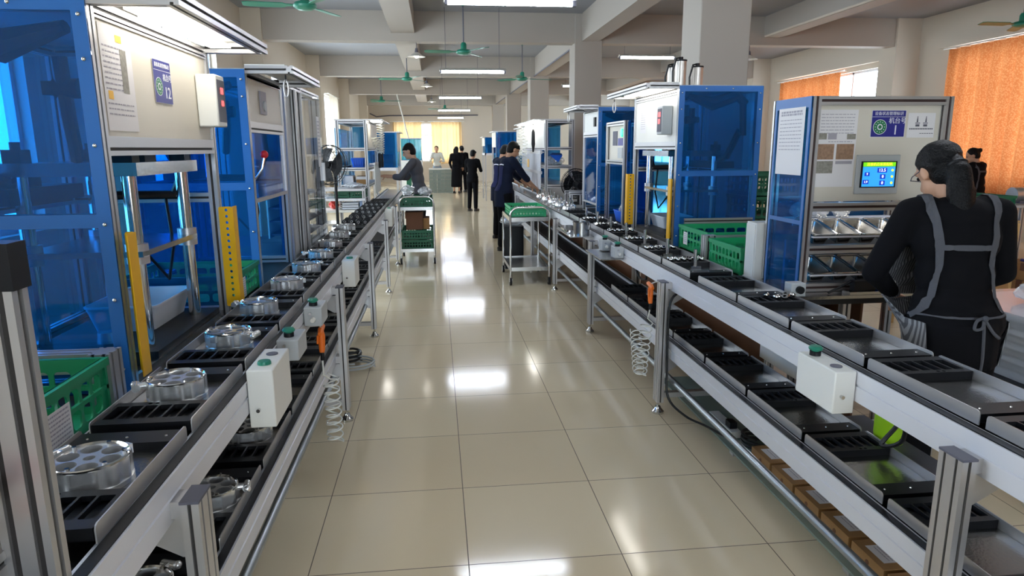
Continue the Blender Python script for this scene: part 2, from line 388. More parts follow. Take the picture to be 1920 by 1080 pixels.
# beams, columns, pilasters
BY = [.6, 6.8, 13.0, 19.1, 25.3, 31.6]
k = 0
for y in BY:
    k += 1; struct('ceiling_beam', MB().box(XL, XR, y, y+.3, 3.47, ZC), beamm)
segs = [(YN, .6)]+[(BY[i]+.3, BY[i+1]) for i in range(len(BY)-1)]+[(31.9, YF)]
for x0, x1, z in ((3.3, 3.62, 3.5), (-.2, .22, 3.61), (6.85, 7.15, 3.6)):
    for a, c in segs: struct('secondary_ceiling_beam', MB().box(x0, x1, a, c, z, ZC), beamm)
for y in BY[1:]:
    struct('column', MB().box(3.17, 3.69, y-.02, y+.5, 0, ZC), beamm, bevel=.01)
    struct('wall_pilaster', MB().box(9.55, XR, y-.05, y+.45, 0, ZC), wallm)
    struct('wall_pilaster', MB().box(XL, -2.45, y-.05, y+.45, 0, ZC), wallm)
for a, c in RIGHT_WIN:
    struct('window_lintel', MB().box(XR-.12, XR, a-.5, c+.35, 3.33, 3.42), wallm)
# conduits on the beams
struct('trim_1', MB().tube([(3.28, 13.6, 3.49), (3.28, 31, 3.49)], .018, 8), ink)
struct('trim_2', MB().tube([(-2.5, 33.4, 3.2), (-2.2, 33.3, 3.05), (-1.6, 33.3, 3.1), (2.6, 33.3, 3.12)], .03, 6), ink)
struct('trim_3', MB().tube([(6.83, 7.2, 3.62), (6.83, 12.9, 3.62)], .02, 8), wallm)

# ---------------------------------------------------------------- fluorescent battens
def batten(y, z, xa, xb, lab):
    t = thing('ceiling_batten_light', lab, 'light', ((xa+xb)/2, y, z), 'fluorescent battens over the aisle')
    L = xb-xa
    MB().prism([(y-.1, z+.012), (y-.03, z+.055), (y+.03, z+.055), (y+.1, z+.012), (y+.03, z+.02), (y-.03, z+.02)], xa-.02, xb+.02, 'x').build('housing', white, t)  # housing widened into wings to keep tube light off the ceiling
    for s in (-1, 1):
        c = (xa+xb)/2+s*(L/2)
        MB().box(c-.012, c+.022 if s > 0 else c+.012, y-.025, y+.025, z-.028, z+.03).build('end_cap', ink, t)
    MB().tube([(xa+.012, y, z-.008), (xb-.012, y, z-.008)], .019, 12).build('glowing_tube', tube_m, t)
    for s in (-1, 1):
        c = (xa+xb)/2+s*L*.42
        MB().tube([(c, y, z+.05), (c, y, ZC)], .004, 6).build('hanging_chain', ink, t)
for i, (y, z) in enumerate(((6.35, 2.83), (12.6, 2.905), (18.9, 2.905), (25.0, 2.9), (31.0, 2.9))):
    batten(y, z, .67, 1.81, f'glowing white tube light over the aisle, {ORD[i]} one away from the near end')
batten(.05, 2.83, .67, 1.81, 'glowing white tube light over the aisle above the photographer, out of the picture')
batten(3.1, 2.83, 2.6, 3.74, 'added tube light above the woman in the apron, out of the picture')  # lamp added out of view to brighten the near machines
for i, (y, z) in enumerate(((3.0, 2.95), (13.6, 3.3), (19.8, 3.3))):  # the nearest one hangs out of view, added for its light
    batten(y, z, 4.2, 5.3, f'tube light over the right hall beyond the columns, {ORD[i]} from the near end')

# ---------------------------------------------------------------- pendant lamps
def pendant(x, y, ztop, lab, lit=True):
    z = ztop-.2; t = thing('pendant_lamp', lab, 'lamp', (x, y, z-.06))
    MB().tube([(x, y, ztop), (x, y, z+.08)], .006, 6).tube([(x, y, z+.02), (x, y, z+.1)], [.035, .022], 12).build('lamp_holder', ink, t)
    MB().lathe([(.03, .03), (.06, .012), (.11, -.03), (.165, -.05), (.16, -.055), (.1, -.035), (.03, .02)], (x, y, z), 24).build('enamel_shade', white, t)
    MB().sph((x, y, z-.025), (.045, .045, .05), 12, 8).build('light_bulb', bulb_m if lit else poly, t)
pendant(.24, 13.15, 3.47, 'lit white shade pendant lamp under the nearest left beam')
pendant(.35, 19.25, 3.47, 'lit white shade pendant lamp under the second beam, left of the tube lights')
pendant(.45, 25.45, 3.47, 'small pendant lamp under the third beam, in line with the two brighter ones')
pendant(6.62, 13.1, 3.47, 'unlit pendant lamp by the secondary beam, right of the big pale column', False)

# ---------------------------------------------------------------- ceiling fans
def fan(x, y, z, a0, lab, scale=1.0):
    t = thing('ceiling_fan', lab, 'fan', (x, y, z-.06), 'green ceiling fans')
    MB().tube([(x, y, z+.12), (x, y, ZC-.08)], .011, 8).build('downrod', ink, t)
    MB().lathe([(.02, -.1), (.055, -.02), (.05, 0)], (x, y, ZC), 14).build('ceiling_cap', fan_g, t)
    MB().lathe([(0, -.05), (.08, -.045), (.125, -.02), (.13, .0), (.11, .03), (.05, .045), (.05, .12), (.035, .15), (0, .15)], (x, y, z), 24).build('motor', fan_g, t)
    for i in range(3):
        a = a0+i*2*PI/3; m = Matrix.Rotation(a, 3, 'Z') @ Matrix.Rotation(R(10), 3, 'X')
        q = [(.1, -.025), (.2, -.03), (.24, -.07), (.6, -.065), (.66, -.045), (.66, .05), (.6, .065), (.24, .06), (.2, .03), (.1, .025)]
        bl = MB(); vs = []
        for dz in (-.004, .004): vs += [Vector((x, y, z))+m @ Vector((u*scale, w, dz)) for u, w in q]
        n = len(q); bl.add(vs, [tuple(range(n)), tuple(range(2*n-1, n-1, -1))]+[(j, (j+1) % n, n+(j+1) % n, n+j) for j in range(n)])
        bl.build('fan_blade', fan_g, t)
fan(-.86, 8.2, 3.13, R(-55), 'green three-blade fan nearest the camera, at the top edge of the picture')
fan(1.06, 12.0, 3.16, R(182), 'green fan on a long rod right above the second tube light')
fan(-.07, 16.5, 3.15, R(175), 'green fan on a short rod hanging between the two lit pendant lamps')
fan(-1.2, 23.5, 3.12, R(5), 'small green fan hanging over the left rack with a blue back')
fan(2.6, 16.3, 3.15, R(15), 'grey-green fan on a rod left of the narrow column', 1.1)
fan(.95, 27.8, 3.1, R(60), 'far green fan behind the fourth tube light')
fan(8.9, 9.3, 3.25, R(180), 'fan at the right edge of the picture in front of the orange curtains')

# ---------------------------------------------------------------- curtains
def curtain(name, x, u0, u1, z0, z1, m, lab, axis='x', waves=10, amp=.035, cat='curtain'):
    t = thing(name, lab, cat, (x, (u0+u1)/2, z0) if axis == 'x' else ((u0+u1)/2, x, z0)); b = MB(); n = waves*8; rows = 8; vs = []
    for i in range(n+1):
        u = u0+(u1-u0)*i/n; w = math.sin(2*PI*waves*i/n)*amp*(1+.3*math.sin(i*.37)); 
        for j in range(rows+1):
            tt = j/rows; d = w*(.55+.45*tt)+.01*math.sin(i*.21+j)
            z = z1+(z0-z1)*tt
            vs.append((x+d, u, z) if axis == 'x' else (u, x+d, z))
    fs = [(i*(rows+1)+j, (i+1)*(rows+1)+j, (i+1)*(rows+1)+j+1, i*(rows+1)+j+1) for i in range(n) for j in range(rows)]
    b.add(vs, fs); b.build('hanging_cloth', m, t)
    r = MB(); e = .15
    if axis == 'x': r.tube([(x, u0-e, z1+.03), (x, u1+e, z1+.03)], .014, 8)
    else: r.tube([(u0-e, x, z1+.03), (u1+e, x, z1+.03)], .014, 8)
    for u in (u0, u1):
        w = {-2.66: XL, 9.9: XR}.get(x, YF)
        r.bar((x, u, z1+.03), (w, u, z1+.03), .02) if axis == 'x' else r.bar((u, x, z1+.03), (u, w, z1+.03), .02)
    r.build('curtain_rail', white, t)
curtain('curtain', 9.9, 7.7, 11.95, .75, 3.27, curt_o, 'long orange patterned curtain drawn across the nearest right window', waves=17, amp=.06)
curtain('curtain', 9.9, 15.35, 18.15, .75, 3.24, curt_o, 'orange curtain half drawn beside a bare bright window, seen above the first machine', waves=12, amp=.06)
curtain('curtain', 9.9, 20.3, 24.3, .75, 3.24, curt_o, 'far orange curtain on the right wall, glimpsed between columns', waves=18)
curtain('curtain', 9.9, 1.7, 5.7, .75, 3.24, curt_o, 'orange curtain right of the picture over the nearest side window', waves=20)
curtain('curtain', YF-.1, -1.45, -.1, .85, 2.8, curt_y, 'yellow curtain panel at the left half of the back window', 'y', waves=9)
curtain('curtain', YF-.1, .35, 1.8, .85, 2.8, curt_y, 'yellow curtain panel at the right half of the back window', 'y', waves=9)
curtain('curtain', -2.66, 21.9, 23.9, .3, 3.2, curt_b, 'beige curtain beside the bright left window behind the wire fan', waves=7, amp=.05)

# ================================================================ CONVEYORS
def conveyor(side, xf, y0, y1, lab, posts, pz):
    """side -1: left of the aisle, +1: right. xf: x of the aisle face of the rails"""
    F = lambda u, y, z: (xf+side*u, y, z)                            # u grows away from the aisle
    t = thing('roller_conveyor', lab, 'conveyor', (xf+side*.15, (y0+y1)/2, 0))
    for lev, zb in (('upper', .752), ('lower', .35)):
        zt = zb+.1
        sec = [(0, zb), (0, zb+.05), (.004, zb+.052), (.004, zb+.058), (0, zb+.06), (0, zt), (.04, zt), (.04, zb)]
        rl = MB(F).prism(sec, y0, y1, 'y').build('side_rail', alu_w, t)
        MB(F).box(.006, .03, y0, y1, zt, zt+.0035).build('chain_guide', blk, rl)
        rl = MB(F).prism([(.27, zb), (.27, zt), (.31, zt), (.31, zb)], y0, y1, 'y').build('side_rail', alu_w, t)
        MB(F).box(.28, .30, y0, y1, zt, zt+.0035).build('chain_guide', blk, rl)
        MB(F).box(.04, .27, y0, y1, zt-.03, zt-.018).build('bed_plate', steel if lev == 'upper' else blk, t)
    for y, zt in posts:
        p = MB(F).prof((-.044, y, .075), (-.044, y, zt), .04, .08, up=(0, 1, 0), sw=.004).build('post', [alu, groove], t)
        MB(F).box(-.065, -.023, y-.041, y+.041, zt, zt+.006).build('end_cap', ink, p)
        MB(F).cyl((-.044, y, .03), (-.044, y, .08), .008).lathe([(0, .045), (.014, .045), (.02, .03), (.036, .012), (.036, 0), (0, 0)], (-.044, y, 0), 18).build('levelling_foot', chrome, p)
        for zb in (.752, .35):
            MB(F).prism([(-.024, zb-.1), (-.024, zb-.002), (.13, zb-.002), (.13, zb-.02), (-.005, zb-.1)], y-.004, y+.004, 'y').box(-.024, .0, y-.03, y+.03, zb+.01, zb+.05).build('support_bracket', alu, p)
        MB(F).box(-.02, .30, y-.02, y+.02, .1, .13).build('cross_foot_bar', alu, p)
    pp = MB(F).tube([(.02, y0, pz), (.02, min(y1, 11), pz)], .018, 12).build('conduit_pipe', galv, t)
    for y, zt in posts[:4]: MB(F).cyl((.02, y+.1, pz), (.02, y+.14, pz), .024, n=12).build('pipe_coupling', galv, pp)
    return t
LP = [(1.46, .8), (3.81, .8), (5.62, .8), (7.41, .8), (9.25, .8), (11.1, .8)]
RP = [(1.44, .8), (3.70, .8), (5.53, .79), (7.30, .8), (9.1, .8), (11.0, .8), (13.2, .8), (15.2, .8)]
conveyor(-1, -.06, .55, 12.6, 'two-level aluminium conveyor left of the aisle carrying silver castings', LP, .268)
conveyor(1, 1.87, .2, 15.6, 'two-level aluminium conveyor right of the aisle with bright white side rails', RP, .215)

# trays: u local across (0..-.245), v along
def tray_proto(label):
    t = thing('parts_tray', label, 'tray', (0, 0, 0), 'black and steel parts trays on the conveyors')
    hw = .122; L = .455
    MB().box(-hw+.004, hw-.004, .02, L, 0, .004).build('tray_plate', steel, t)
    for s in (-1, 1):
        p = [(.0, -.002), (L+.004, -.002), (L+.004, .026), (L+.001, .033), (L-.006, .036), (.010, .036), (.003, .033), (.0, .026)]
        MB().prism(p, s*hw-.0015, s*hw+.0015, 'x').build('side_flange', alu, t)
    holes = [rrect(-.108+i*.0365, -.108+i*.0365+.031, .035, .125, .003, 2) for i in range(6)]
    v, f = fill([rect(-.118, .118, 0, .15)]+holes+[circ(-.03, .139, .006, 10), (circ(-.012, .139, .006, 10))], .012)
    b = MB().add([(x, y, z+.024) for x, y, z in v], f)
    b.box(-.118, .118, 0, .15, .004, .008); b.box(-.118, .118, 0, .006, .004, .019); b.box(-.118, .118, .144, .15, .004, .019)
    b.box(-.118, -.112, .006, .144, .004, .019); b.box(.112, .118, .006, .144, .004, .019); b.build('slotted_block', blk, t)
    bar = MB().box(-.119, .119, .385, L, .004, .026)
    for x in (-.09, 0, .09): bar.lathe([(0, .0285), (.0025, .0285), (.0038, .0255)], (x, .42, 0), 8, m=1)
    bar.build('end_bar', [blk, steel], t)
    return t
TRAY0 = None
def tray(x, y, z, rz, label):
    global TRAY0
    if TRAY0 is None: TRAY0 = tray_proto(label); TRAY0.location = (x, y, z); TRAY0.rotation_euler = (0, 0, rz); return TRAY0
    return copy_tree(TRAY0, (x, y, z), rz, label)
ZU, ZL = .858, .456
LYU = [1.19+.497*i for i in range(17)]; LYL = [.8+.4975*i for i in range(15)]
for i, y in enumerate(LYU): tray(-.215, y, ZU, 0, f'black slotted tray on the upper left conveyor, {ordn(i)} from the near end')
for i, y in enumerate(LYL): tray(-.215, y, ZL, 0, f'black slotted tray on the lower left conveyor, {ordn(i)} from the near end')
RYU = [1.47+.482*i for i in range(-1, 4)]
for i, y in enumerate(RYU): tray(2.035, y+.475, ZU, PI, f'black slotted tray on the upper right conveyor, {ordn(i)} from the near end')
RYL = [.335+.485*i for i in range(10)]
for i, y in enumerate(RYL): tray(2.035, y+.475, ZL, PI, f'black slotted tray on the lower right conveyor, {ordn(i)} from the near end')
RYF = [3.50+.492*i for i in range(8)]
for i, y in enumerate(RYF): tray(2.035, y+.475, ZU, PI, f'black tray of small rings by the yellow guards, {ordn(i)} of its run')

# ---------------------------------------------------------------- castings
def casting_proto(label):
    t = thing('ring_casting', label, 'casting', (0, 0, 0), 'silver ring castings on the trays')
    Ro, H = .078, .062; n = 72
    def outer(rr): return [((rr+(.0025*math.cos(12*2*PI*k/n)))*math.cos(2*PI*k/n), (rr+.0025*math.cos(12*2*PI*k/n))*math.sin(2*PI*k/n)) for k in range(n)]
    holes = [circ(.0475*math.cos(R(60*i+20)), .0475*math.sin(R(60*i+20)), .0215, 20) for i in range(6)]+[circ(0, 0, .012, 16)]
    v, f = fill([outer(Ro)]+holes, H-.012)
    b = MB().add([(x, y, z+H/2) for x, y, z in v], f)
    b.lathe([(Ro-.004, 0), (Ro+.003, .0), (Ro+.003, .01), (Ro-.004, .012), (Ro-.004, 0)], (0, 0, 0), 40); b.build('ring_body', cast, t)
    MB().lathe([(0, .004), (.07, .004), (.07, .008), (0, .008)], (0, 0, 0), 24).build('base_web', blk, t)
    r = MB().lathe([(.0715, H-.006), (Ro, H-.006), (Ro, H-.002), (.0755, H), (.0715, H-.004), (.0715, H-.006)], (0, 0, 0), 48)
    for i in range(6):
        a = R(60*i+50); r.cyl((.066*math.cos(a), .066*math.sin(a), H-.006), (.066*math.cos(a), .066*math.sin(a), H+.003), .005, n=8)
    r.build('top_rim', chrome, t)
    MB().cyl((.07, 0, .046), (.11, .0, .046), .012, .01).cyl((.103, -.02, .046), (.103, .02, .046), .0115).sph((.107, -.022, .046), .011).build('pipe_spout', cast, t)
    MB().box(-.018, .002, -.088, -.072, .034, .056).build('square_lug', cast, t)
    return t
CAST = [(-.21, 1.415, ZU, R(150)), (-.218, 1.933, ZU, R(200)), (-.222, 2.45, ZU, R(-15)), (-.235, 2.935, ZU, R(175)), (-.222, 3.44, ZU, R(110)), (-.216, 3.925, ZU, R(60)), (-.215, 4.41, ZU, R(190)), (-.222, 4.90, ZU, R(150)), (-.235, 5.42, ZU, R(100)), (-.245, 5.93, ZU, R(170))]
CASL = [(-.2, 2.53, ZL, R(80)), (-.19, 2.04, ZL, R(10)), (-.21, 1.55, ZL, R(70))]
C0 = None
for i, (x, y, z, a) in enumerate(CAST+CASL):
    lev = 'upper' if i < len(CAST) else 'lower'; k = i if lev == 'upper' else i-len(CAST)
    if lev == 'upper': lab = f'silver ring casting with round holes on the upper left conveyor, {ordn(k)} to the camera' if k == 0 else f'silver ring casting with round holes on the upper left conveyor, {ordn(k)} from the near end'
    else: lab = ['silver ring casting on the lower left conveyor, below the white button box', 'silver ring casting with a side spout on the lower left conveyor, beside the nearest post', 'silver ring casting half hidden on the lower left conveyor, behind the nearest post'][k]
    if C0 is None: C0 = casting_proto(lab); C0.location = (x, y+.012, z+.0045); C0.rotation_euler = (0, 0, a)
    else: copy_tree(C0, (x, y+.012, z+.0045), a, lab)
# dark pulleys packed on the far left trays
def pulley_proto():
    t = thing('pulley_disc', 'black grooved pulley disc in the crowd on the far left trays', 'pulley', (0, 0, 0), 'black pulley discs on the far left trays')
    MB().lathe([(.007, 0), (.025, 0), (.028, .004), (.024, .008), (.028, .012), (.024, .016), (.028, .02), (.025, .024), (.015, .024), (.014, .015), (.007, .015), (.007, 0)], (0, 0, 0), 18).build('grooved_wheel', blk, t)
    MB().lathe([(.008, .012), (.008, .027), (.0125, .027), (.0135, .015)], (0, 0, 0), 12).build('shiny_hub', chrome, t)
    return t
P0 = None
for ty in range(5):
    for r_ in range(4):
        for c_ in range(4):
            x = -.308+c_*.0615; y = 6.16+ty*.497+.19+r_*.06
            z = ZU+.012+random.uniform(0, .004)
            if P0 is None: o = P0 = pulley_proto()
            else: o = copy_tree(P0)
            o.location = (x, y, z+.022); o.rotation_euler = (R(random.choice([58, 64, 70])), 0, 0)
# steel rings lying in the slot blocks of the far right trays + posts
def ring_proto():
    t = tag(MB().lathe([(.007, 0), (.012, 0), (.014, .004), (.014, .012), (.012, .016), (.007, .016), (.007, 0)], (0, 0, 0), 12).build('bearing_ring', chrome), 'small shiny bearing ring in a tray of the right conveyor, among many alike', 'ring', 'small bearing rings in the right trays')
    return t
RG = None
def ring(x, y, z):
    global RG
    if RG is None: RG = ring_proto(); RG.location = (x, y, z); return
    o = RG.copy(); COL.objects.link(o); o.location = (x, y, z); o.rotation_euler = (R(random.uniform(-35, 35)), R(random.uniform(-35, 35)), 0)
for i, y in enumerate(RYF[:6]):
    for a in range(6):
        for q in range(2): ring(2.035-.093+a*.0365+random.uniform(-.004, .004), y+.475-.05-q*.045+random.uniform(-.008, .008), ZU+.034)
for a in range(7): ring(2.03+a*.018+random.uniform(-.004, .004), 2.447+.475-.09+random.uniform(-.03, .03), ZU+.034)
pin = None
for i, y in enumerate(RYF[:7]):
    if pin is None:
        pin = thing('locating_post', 'x', 'post', (0, 0, 0), 'steel posts standing on the right trays')
        MB().cyl((0, 0, 0), (0, 0, .11), .011, n=12).build('shaft', steel, pin); MB().box(-.03, .03, -.02, .02, 0, .012).build('foot_plate', steel, pin); o = pin
    else: o = copy_tree(pin)
    o.location = (2.045, y+.28, ZU+.0045); o['label'] = f'small steel post on a tray by the yellow guards, {ordn(i)} of its run'

# ================================================================ MACHINES
def frame_fn(side, x0):
    return lambda u, y, z: (x0+side*u, y, z)                        # u: depth away from the aisle
def sign_plate(parent, c, xdir, ydir, w, h, number, name='number_sign'):
    """blue machine-number sign with its lettering and green round emblem"""
    x = Vector(xdir); y = Vector(ydir); n = x.cross(y); c = Vector(c)
    def P(a, b, d=0): return tuple(c+x*a*w+y*b*h+n*d)
    pl = MB()
    for k, (e, d, m) in enumerate(((.5, .001, 1), (.485, .002, 0))): pl.quad(P(-e, -e, d), P(e, -e, d), P(e, e, d), P(-e, e, d), m)
    o = pl.build(name, [sign_b, sign_w], parent)
    t = text_mb('设备状态管理标识', w*.105, P(0, .37, .0025), x, y, 0)
    t.quad(P(-.485, .25, .0026), P(.485, .25, .0026), P(.485, .262, .0026), P(-.485, .262, .0026))
    text_mb('机台号', w*.17, P(.26, .1, .0025), x, y, 0, t); text_mb(number, w*.36, P(.22, -.25, .0025), x, y, 0, t)
    t.build('sign_lettering', sign_w, o)
    e = MB()
    def disc(r, d, m, cx=-.24, cy=-.12):
        e.add([P(cx+r*math.cos(2*PI*i/20), cy+r*w/h*math.sin(2*PI*i/20), d) for i in range(20)], [tuple(range(20))], m)
    disc(.20, .0025, 0); disc(.185, .0028, 1); disc(.08, .0031, 0); disc(.05, .0034, 1)
    for i in range(12):
        a = 2*PI*i/12; disc(.013, .0031, 0, -.24+.135*math.cos(a), -.12+.135*w/h*math.sin(a))
    e.build('round_emblem', [sign_w, sign_g], o); return o
def sheet(parent, name, c, xdir, ydir, w, h, lines, pics=(), m=None, seed=1, head=None, d0=.0012):
    """printed sheet: faint text lines and small pictures"""
    rnd = random.Random(seed); x = Vector(xdir); y = Vector(ydir); n = x.cross(y); c = Vector(c)
    def P(a, b, d=0): return tuple(c+x*a*w+y*b*h+n*d)
    b = MB().quad(P(-.5, -.5, d0), P(.5, -.5, d0), P(.5, .5, d0), P(-.5, .5, d0)); o = b.build(name, m or paper, parent)
    t = MB()
    for k, (a0, a1, bb, th) in enumerate(lines):
        a = a0
        while a < a1:
            L = rnd.uniform(.04, .12); e = min(a1, a+L); t.quad(P(a, bb-th/2, d0+.0006), P(e, bb-th/2, d0+.0006), P(e, bb+th/2, d0+.0006), P(a, bb+th/2, d0+.0006)); a = e+.018
    if t.f: t.build('printed_lines', ink_l, o)
    for a0, a1, b0, b1, mm in pics:
        MB().quad(P(a0, b0, d0+.0008), P(a1, b0, d0+.0008), P(a1, b1, d0+.0008), P(a0, b1, d0+.0008)).build('printed_picture', mm, o)
    return o
def press_machine(side, x0, y0, y1, zb, zt, depth, lab, sign=None, press=True, guards=True, hood=.21, upper=(1.585, 1.95), pane=None, hook=False, display=True, cyls=False):
    F = frame_fn(side, x0); t = thing('press_machine', lab, 'machine', (x0+side*depth/2, (y0+y1)/2, zb))
    w = .04; D = depth; e = (0, 1, 0)
    # four posts and the rails of the frame
    for u in (w/2, D-w/2):
        for y in (y0+w/2, y1-w/2): MB(F).prof((u, y, zb), (u, y, zt), w, w, up=e).build('frame_post', [alu, groove], t)
    fr = MB(F)
    for z in (zt-w/2, zb+w/2+.002):
        for u in (w/2, D-w/2): 
            if z < zt-.1 and u < .1: continue
            fr.prof((u, y0+w, z), (u, y1-w, z), w, w)
        for y in (y0+w/2, y1-w/2): fr.prof((w, y, z), (D-w, y, z), w, w)
    for y in (y0+w/2, y1-w/2): fr.prof((w, y, zb+.54), (D-w, y, zb+.54), w, w)
    fr.prof((D-w/2, y0+w, zb+.54), (D-w/2, y1-w, zb+.54), w, w)
    fr.prof((w/2, y0+w, upper[0]-w/2), (w/2, y1-w, upper[0]-w/2), w, w)
    fr.build('frame_rails', [alu, groove], t)
    # blue acrylic on three sides and the roof sheet
    for nm, bx in (('near_side_panel', (0, D, y0-.006, y0-.001)), ('far_side_panel', (0, D, y1+.001, y1+.006)), ('rear_panel', (D+.001, D+.006, y0, y1))):
        p = MB(F).box(bx[0], bx[1], bx[2], bx[3], zb, zt).build(nm, blue_ac, t)
        if nm == 'near_side_panel':
            b = MB(F)
            for z in (zb+.08, zb+.3, zb+.53, zb+.76, zb+1.0, zt-.05):
                for u in (w/2, D-w/2): b.sph((u, y0-.008, z), .007, 8, 5)
            for u in (.2, .4): b.sph((u, y0-.008, zt-.02), .007, 8, 5)
            b.build('bolt', chrome, p)
            ed = MB(F)
            ed.box(0, w, y0-.0085, y0-.0065, zb, zt).box(D-w, D, y0-.0085, y0-.0065, zb, zt).box(w, D-w, y0-.0085, y0-.0065, zt-w, zt).box(w, D-w, y0-.0085, y0-.0065, zb+.52, zb+.56)
            ed.build('panel_border', blue_p, p)
    MB(F).box(0, D, y0, y1, zt+.001, zt+.005).build('roof_sheet', greyp, t)
    # upper front panel
    up = MB(F).box(.008, .012, y0+w, y1-w, upper[0], upper[1]).build('upper_front_panel', beige if side < 0 else white, t)
    MB(F).box(.0, .014, y0+w, y1-w, upper[0], upper[0]+.018).box(.0, .014, y0+w, y1-w, upper[1]-.012, upper[1]).build('panel_clip_rail', alu, up)
    # hood over the front
    if hood:
        h = MB(F); h.prof((0, y0+w/2, zt-.0), (-hood, y0+w/2, zt), w, w).prof((0, y1-w/2, zt), (-hood, y1-w/2, zt), w, w).prof((-hood-w/2, y0, zt), (-hood-w/2, y1, zt), w, w)
        ho = h.build('hood', [alu, groove], t)
        MB(F).box(-hood, 0, y0, y1, zt+.02, zt+.025).build('hood_sheet', white, ho)
        if hook is not True:
            MB(F).box(-.13, -.05, y0+.12, y1-.12, zt-.012, zt+.0).build('hood_lamp', led_m, ho)
        if hook:
            hy_ = y0+.06 if side < 0 else y1-.06
            k = [(-hood+.01+.012*math.cos(a), hy_, zt-.09+.045*math.sin(a)) for a in [2*PI*i/14 for i in range(15)]]
            MB(F).tube(k, .0045, 6).build('snap_hook', alu, ho)
            MB(F).tube([(-hood+.01, hy_, zt-.02), (-hood+.01, hy_, zt-.05)], .004, 6).build('hook_cord', blk, ho)
    if guards:
        for y, s in ((y0+.03, 1), (y1-.03, -1)):
            z0_, z1_ = zb+.05, zb+.50
            w0 = .03 if s > 0 else .058
            v, f = fill([rrect(0, w0, z0_, z1_, .008)]+[circ(w0*.45, z0_+.05+i*.0275, .0065, 10) for i in range(15)], .003)
            g = MB(F).add([(-.002-w0+a, y+c+s*.03, b) for a, b, c in v], f)
            g.box(-.005-w0, -.002-w0, y-.03, y+.03, z0_, z1_)
            go = g.build('light_curtain_guard', yellow, t)
    if display:
        yc = y1-.12 if side < 0 else y0+.2
        MB(F).box(-.075, .006, yc-.06, yc+.055, upper[0]+.07, upper[0]+.28).build('display_box', white if side < 0 else greyp, t, bevel=.006)
        d = t.children[-1]
        yy = yc-.0615 if side < 0 else None
        if side < 0:
            MB(F).box(-.0775, -.0755, yc-.05, yc+.045, upper[0]+.09, upper[0]+.26).build('display_face', ink, d)
            tb = text_mb('88', .04, F(-.079, yc, upper[0]+.215), (0, 1, 0), (0, 0, 1)); text_mb('00', .035, F(-.079, yc, upper[0]+.165), (0, 1, 0), (0, 0, 1), 0, tb); tb.build('red_digits', red_led, d)
        else:
            MB(F).box(-.0775, -.0755, yc-.05, yc+.045, upper[0]+.09, upper[0]+.26).build('display_face', ink, d)
            tb = MB(F).box(-.079, -.0778, yc-.03, yc+.02, upper[0]+.2, upper[0]+.235).box(-.079, -.0778, yc-.02, yc+.02, upper[0]+.15, upper[0]+.185); tb.build('red_digits', red_led, d)
    if sign: sign_plate(t, F(.006, sign[1], sign[2]), (0, -side, 0), (0, 0, 1), .16, .15, sign[0])
    # working parts inside
    if press:
        zc = zb+.66; c0, c1, ya, yb = .09, .44, y0+.35, y1-.20
        MB(F).box(c0-.06, c1+.06, ya-.07, yb+.125, zb+.002, zb+.05).build('press_bed', dkblk, t)
        for u in (c0, c1):
            for y in (ya, yb):
                c = MB(F).cyl((u, y, zb+.05), (u, y, zc), .024, n=16).build('guide_column', chrome, t)
                MB(F).box(u-.03, u+.03, y-.03, y+.03, zc+.045, zc+.09).cyl((u, y, zc+.09), (u, y, zc+.115), .016).build('column_nut', blk, c)
                MB(F).cyl((u, y, zb+.40), (u, y, zb+.425), .037, n=16).cyl((u, y, zb+.355), (u, y, zb+.38), .037, n=16).build('clamp_collar', alu, c)
        MB(F).box(c0-.05, c1+.05, ya-.05, yb+.05, zc, zc+.045).build('top_plate', steel, t)
        MB(F).box(c0-.03, c1+.03, ya-.03, yb+.03, zb+.38, zb+.40).build('moving_plate', steel, t)
        rm = MB(F).cyl(((c0+c1)/2, (ya+yb)/2, zc+.045), ((c0+c1)/2, (ya+yb)/2, zt-.1), .05, n=18).cyl(((c0+c1)/2, (ya+yb)/2, zb+.40), ((c0+c1)/2, (ya+yb)/2, zc), .02, n=14).build('press_ram', cyl_m, t)
        MB(F).box(c0-.02, c0+.1, ya+.1, ya+.2, zc+.045, zc+.08).cyl((c0+.02, ya+.15, zc+.08), (c0+.02, ya+.15, zc+.1), .02).cyl((c0+.06, ya+.15, zc+.08), (c0+.06, ya+.15, zc+.1), .02).build('switch_block', blk, t)
        MB(F).box(.02, .034, y0+.05, y1-.05, zb+.001, zb+.03).build('front_sill', steel, t)
        MB(F).cyl(((c0+c1)/2, ya+.08, zb+.05), ((c0+c1)/2, ya+.08, zb+.09), .035, .03).build('work_holder', cast, t)
    # valve block and cable looms
    MB(F).box(D-.2, D-.06, y0+.28, y1-.28, zb+.565, zb+.62).box(D-.16, D-.08, y0+.4, y0+.55, zb+.62, zb+.66).build('valve_block', blk, t)
    L = MB(F)
    L.tube([(D-.1, y0+.10, zt-.1), (D-.1, y0+.07, zt-.35), (D-.12, y0+.09, zb+.85), (D-.16, y0+.2, zb+.66), (D-.16, y0+.4, zb+.62)], .026, 8); L.build('cable_loom', cable_m, t); L = MB(F)
    L.tube([(.1, y0+.08, zt-.07), (.3, y0+.12, zt-.12), (D-.15, y0+.1, zt-.06), (D-.08, y0+.1, zt-.12)], [.02, .05, .045, .03], 8)
    L.build('cable_loom', cable_m, t)
    L = MB(F)
    L.tube([(.12, y1-.1, zt-.1), (.1, y1-.09, zb+.7), (.16, y1-.12, zb+.56), (.35, y1-.3, zb+.57)], .018, 8).build('cable_loom', cable_m, t); L = MB(F).tube([(.14, y0+.1, zt-.15), (.15, y0+.13, zb+.85), (.2, y0+.25, zb+.72)], .022, 8)
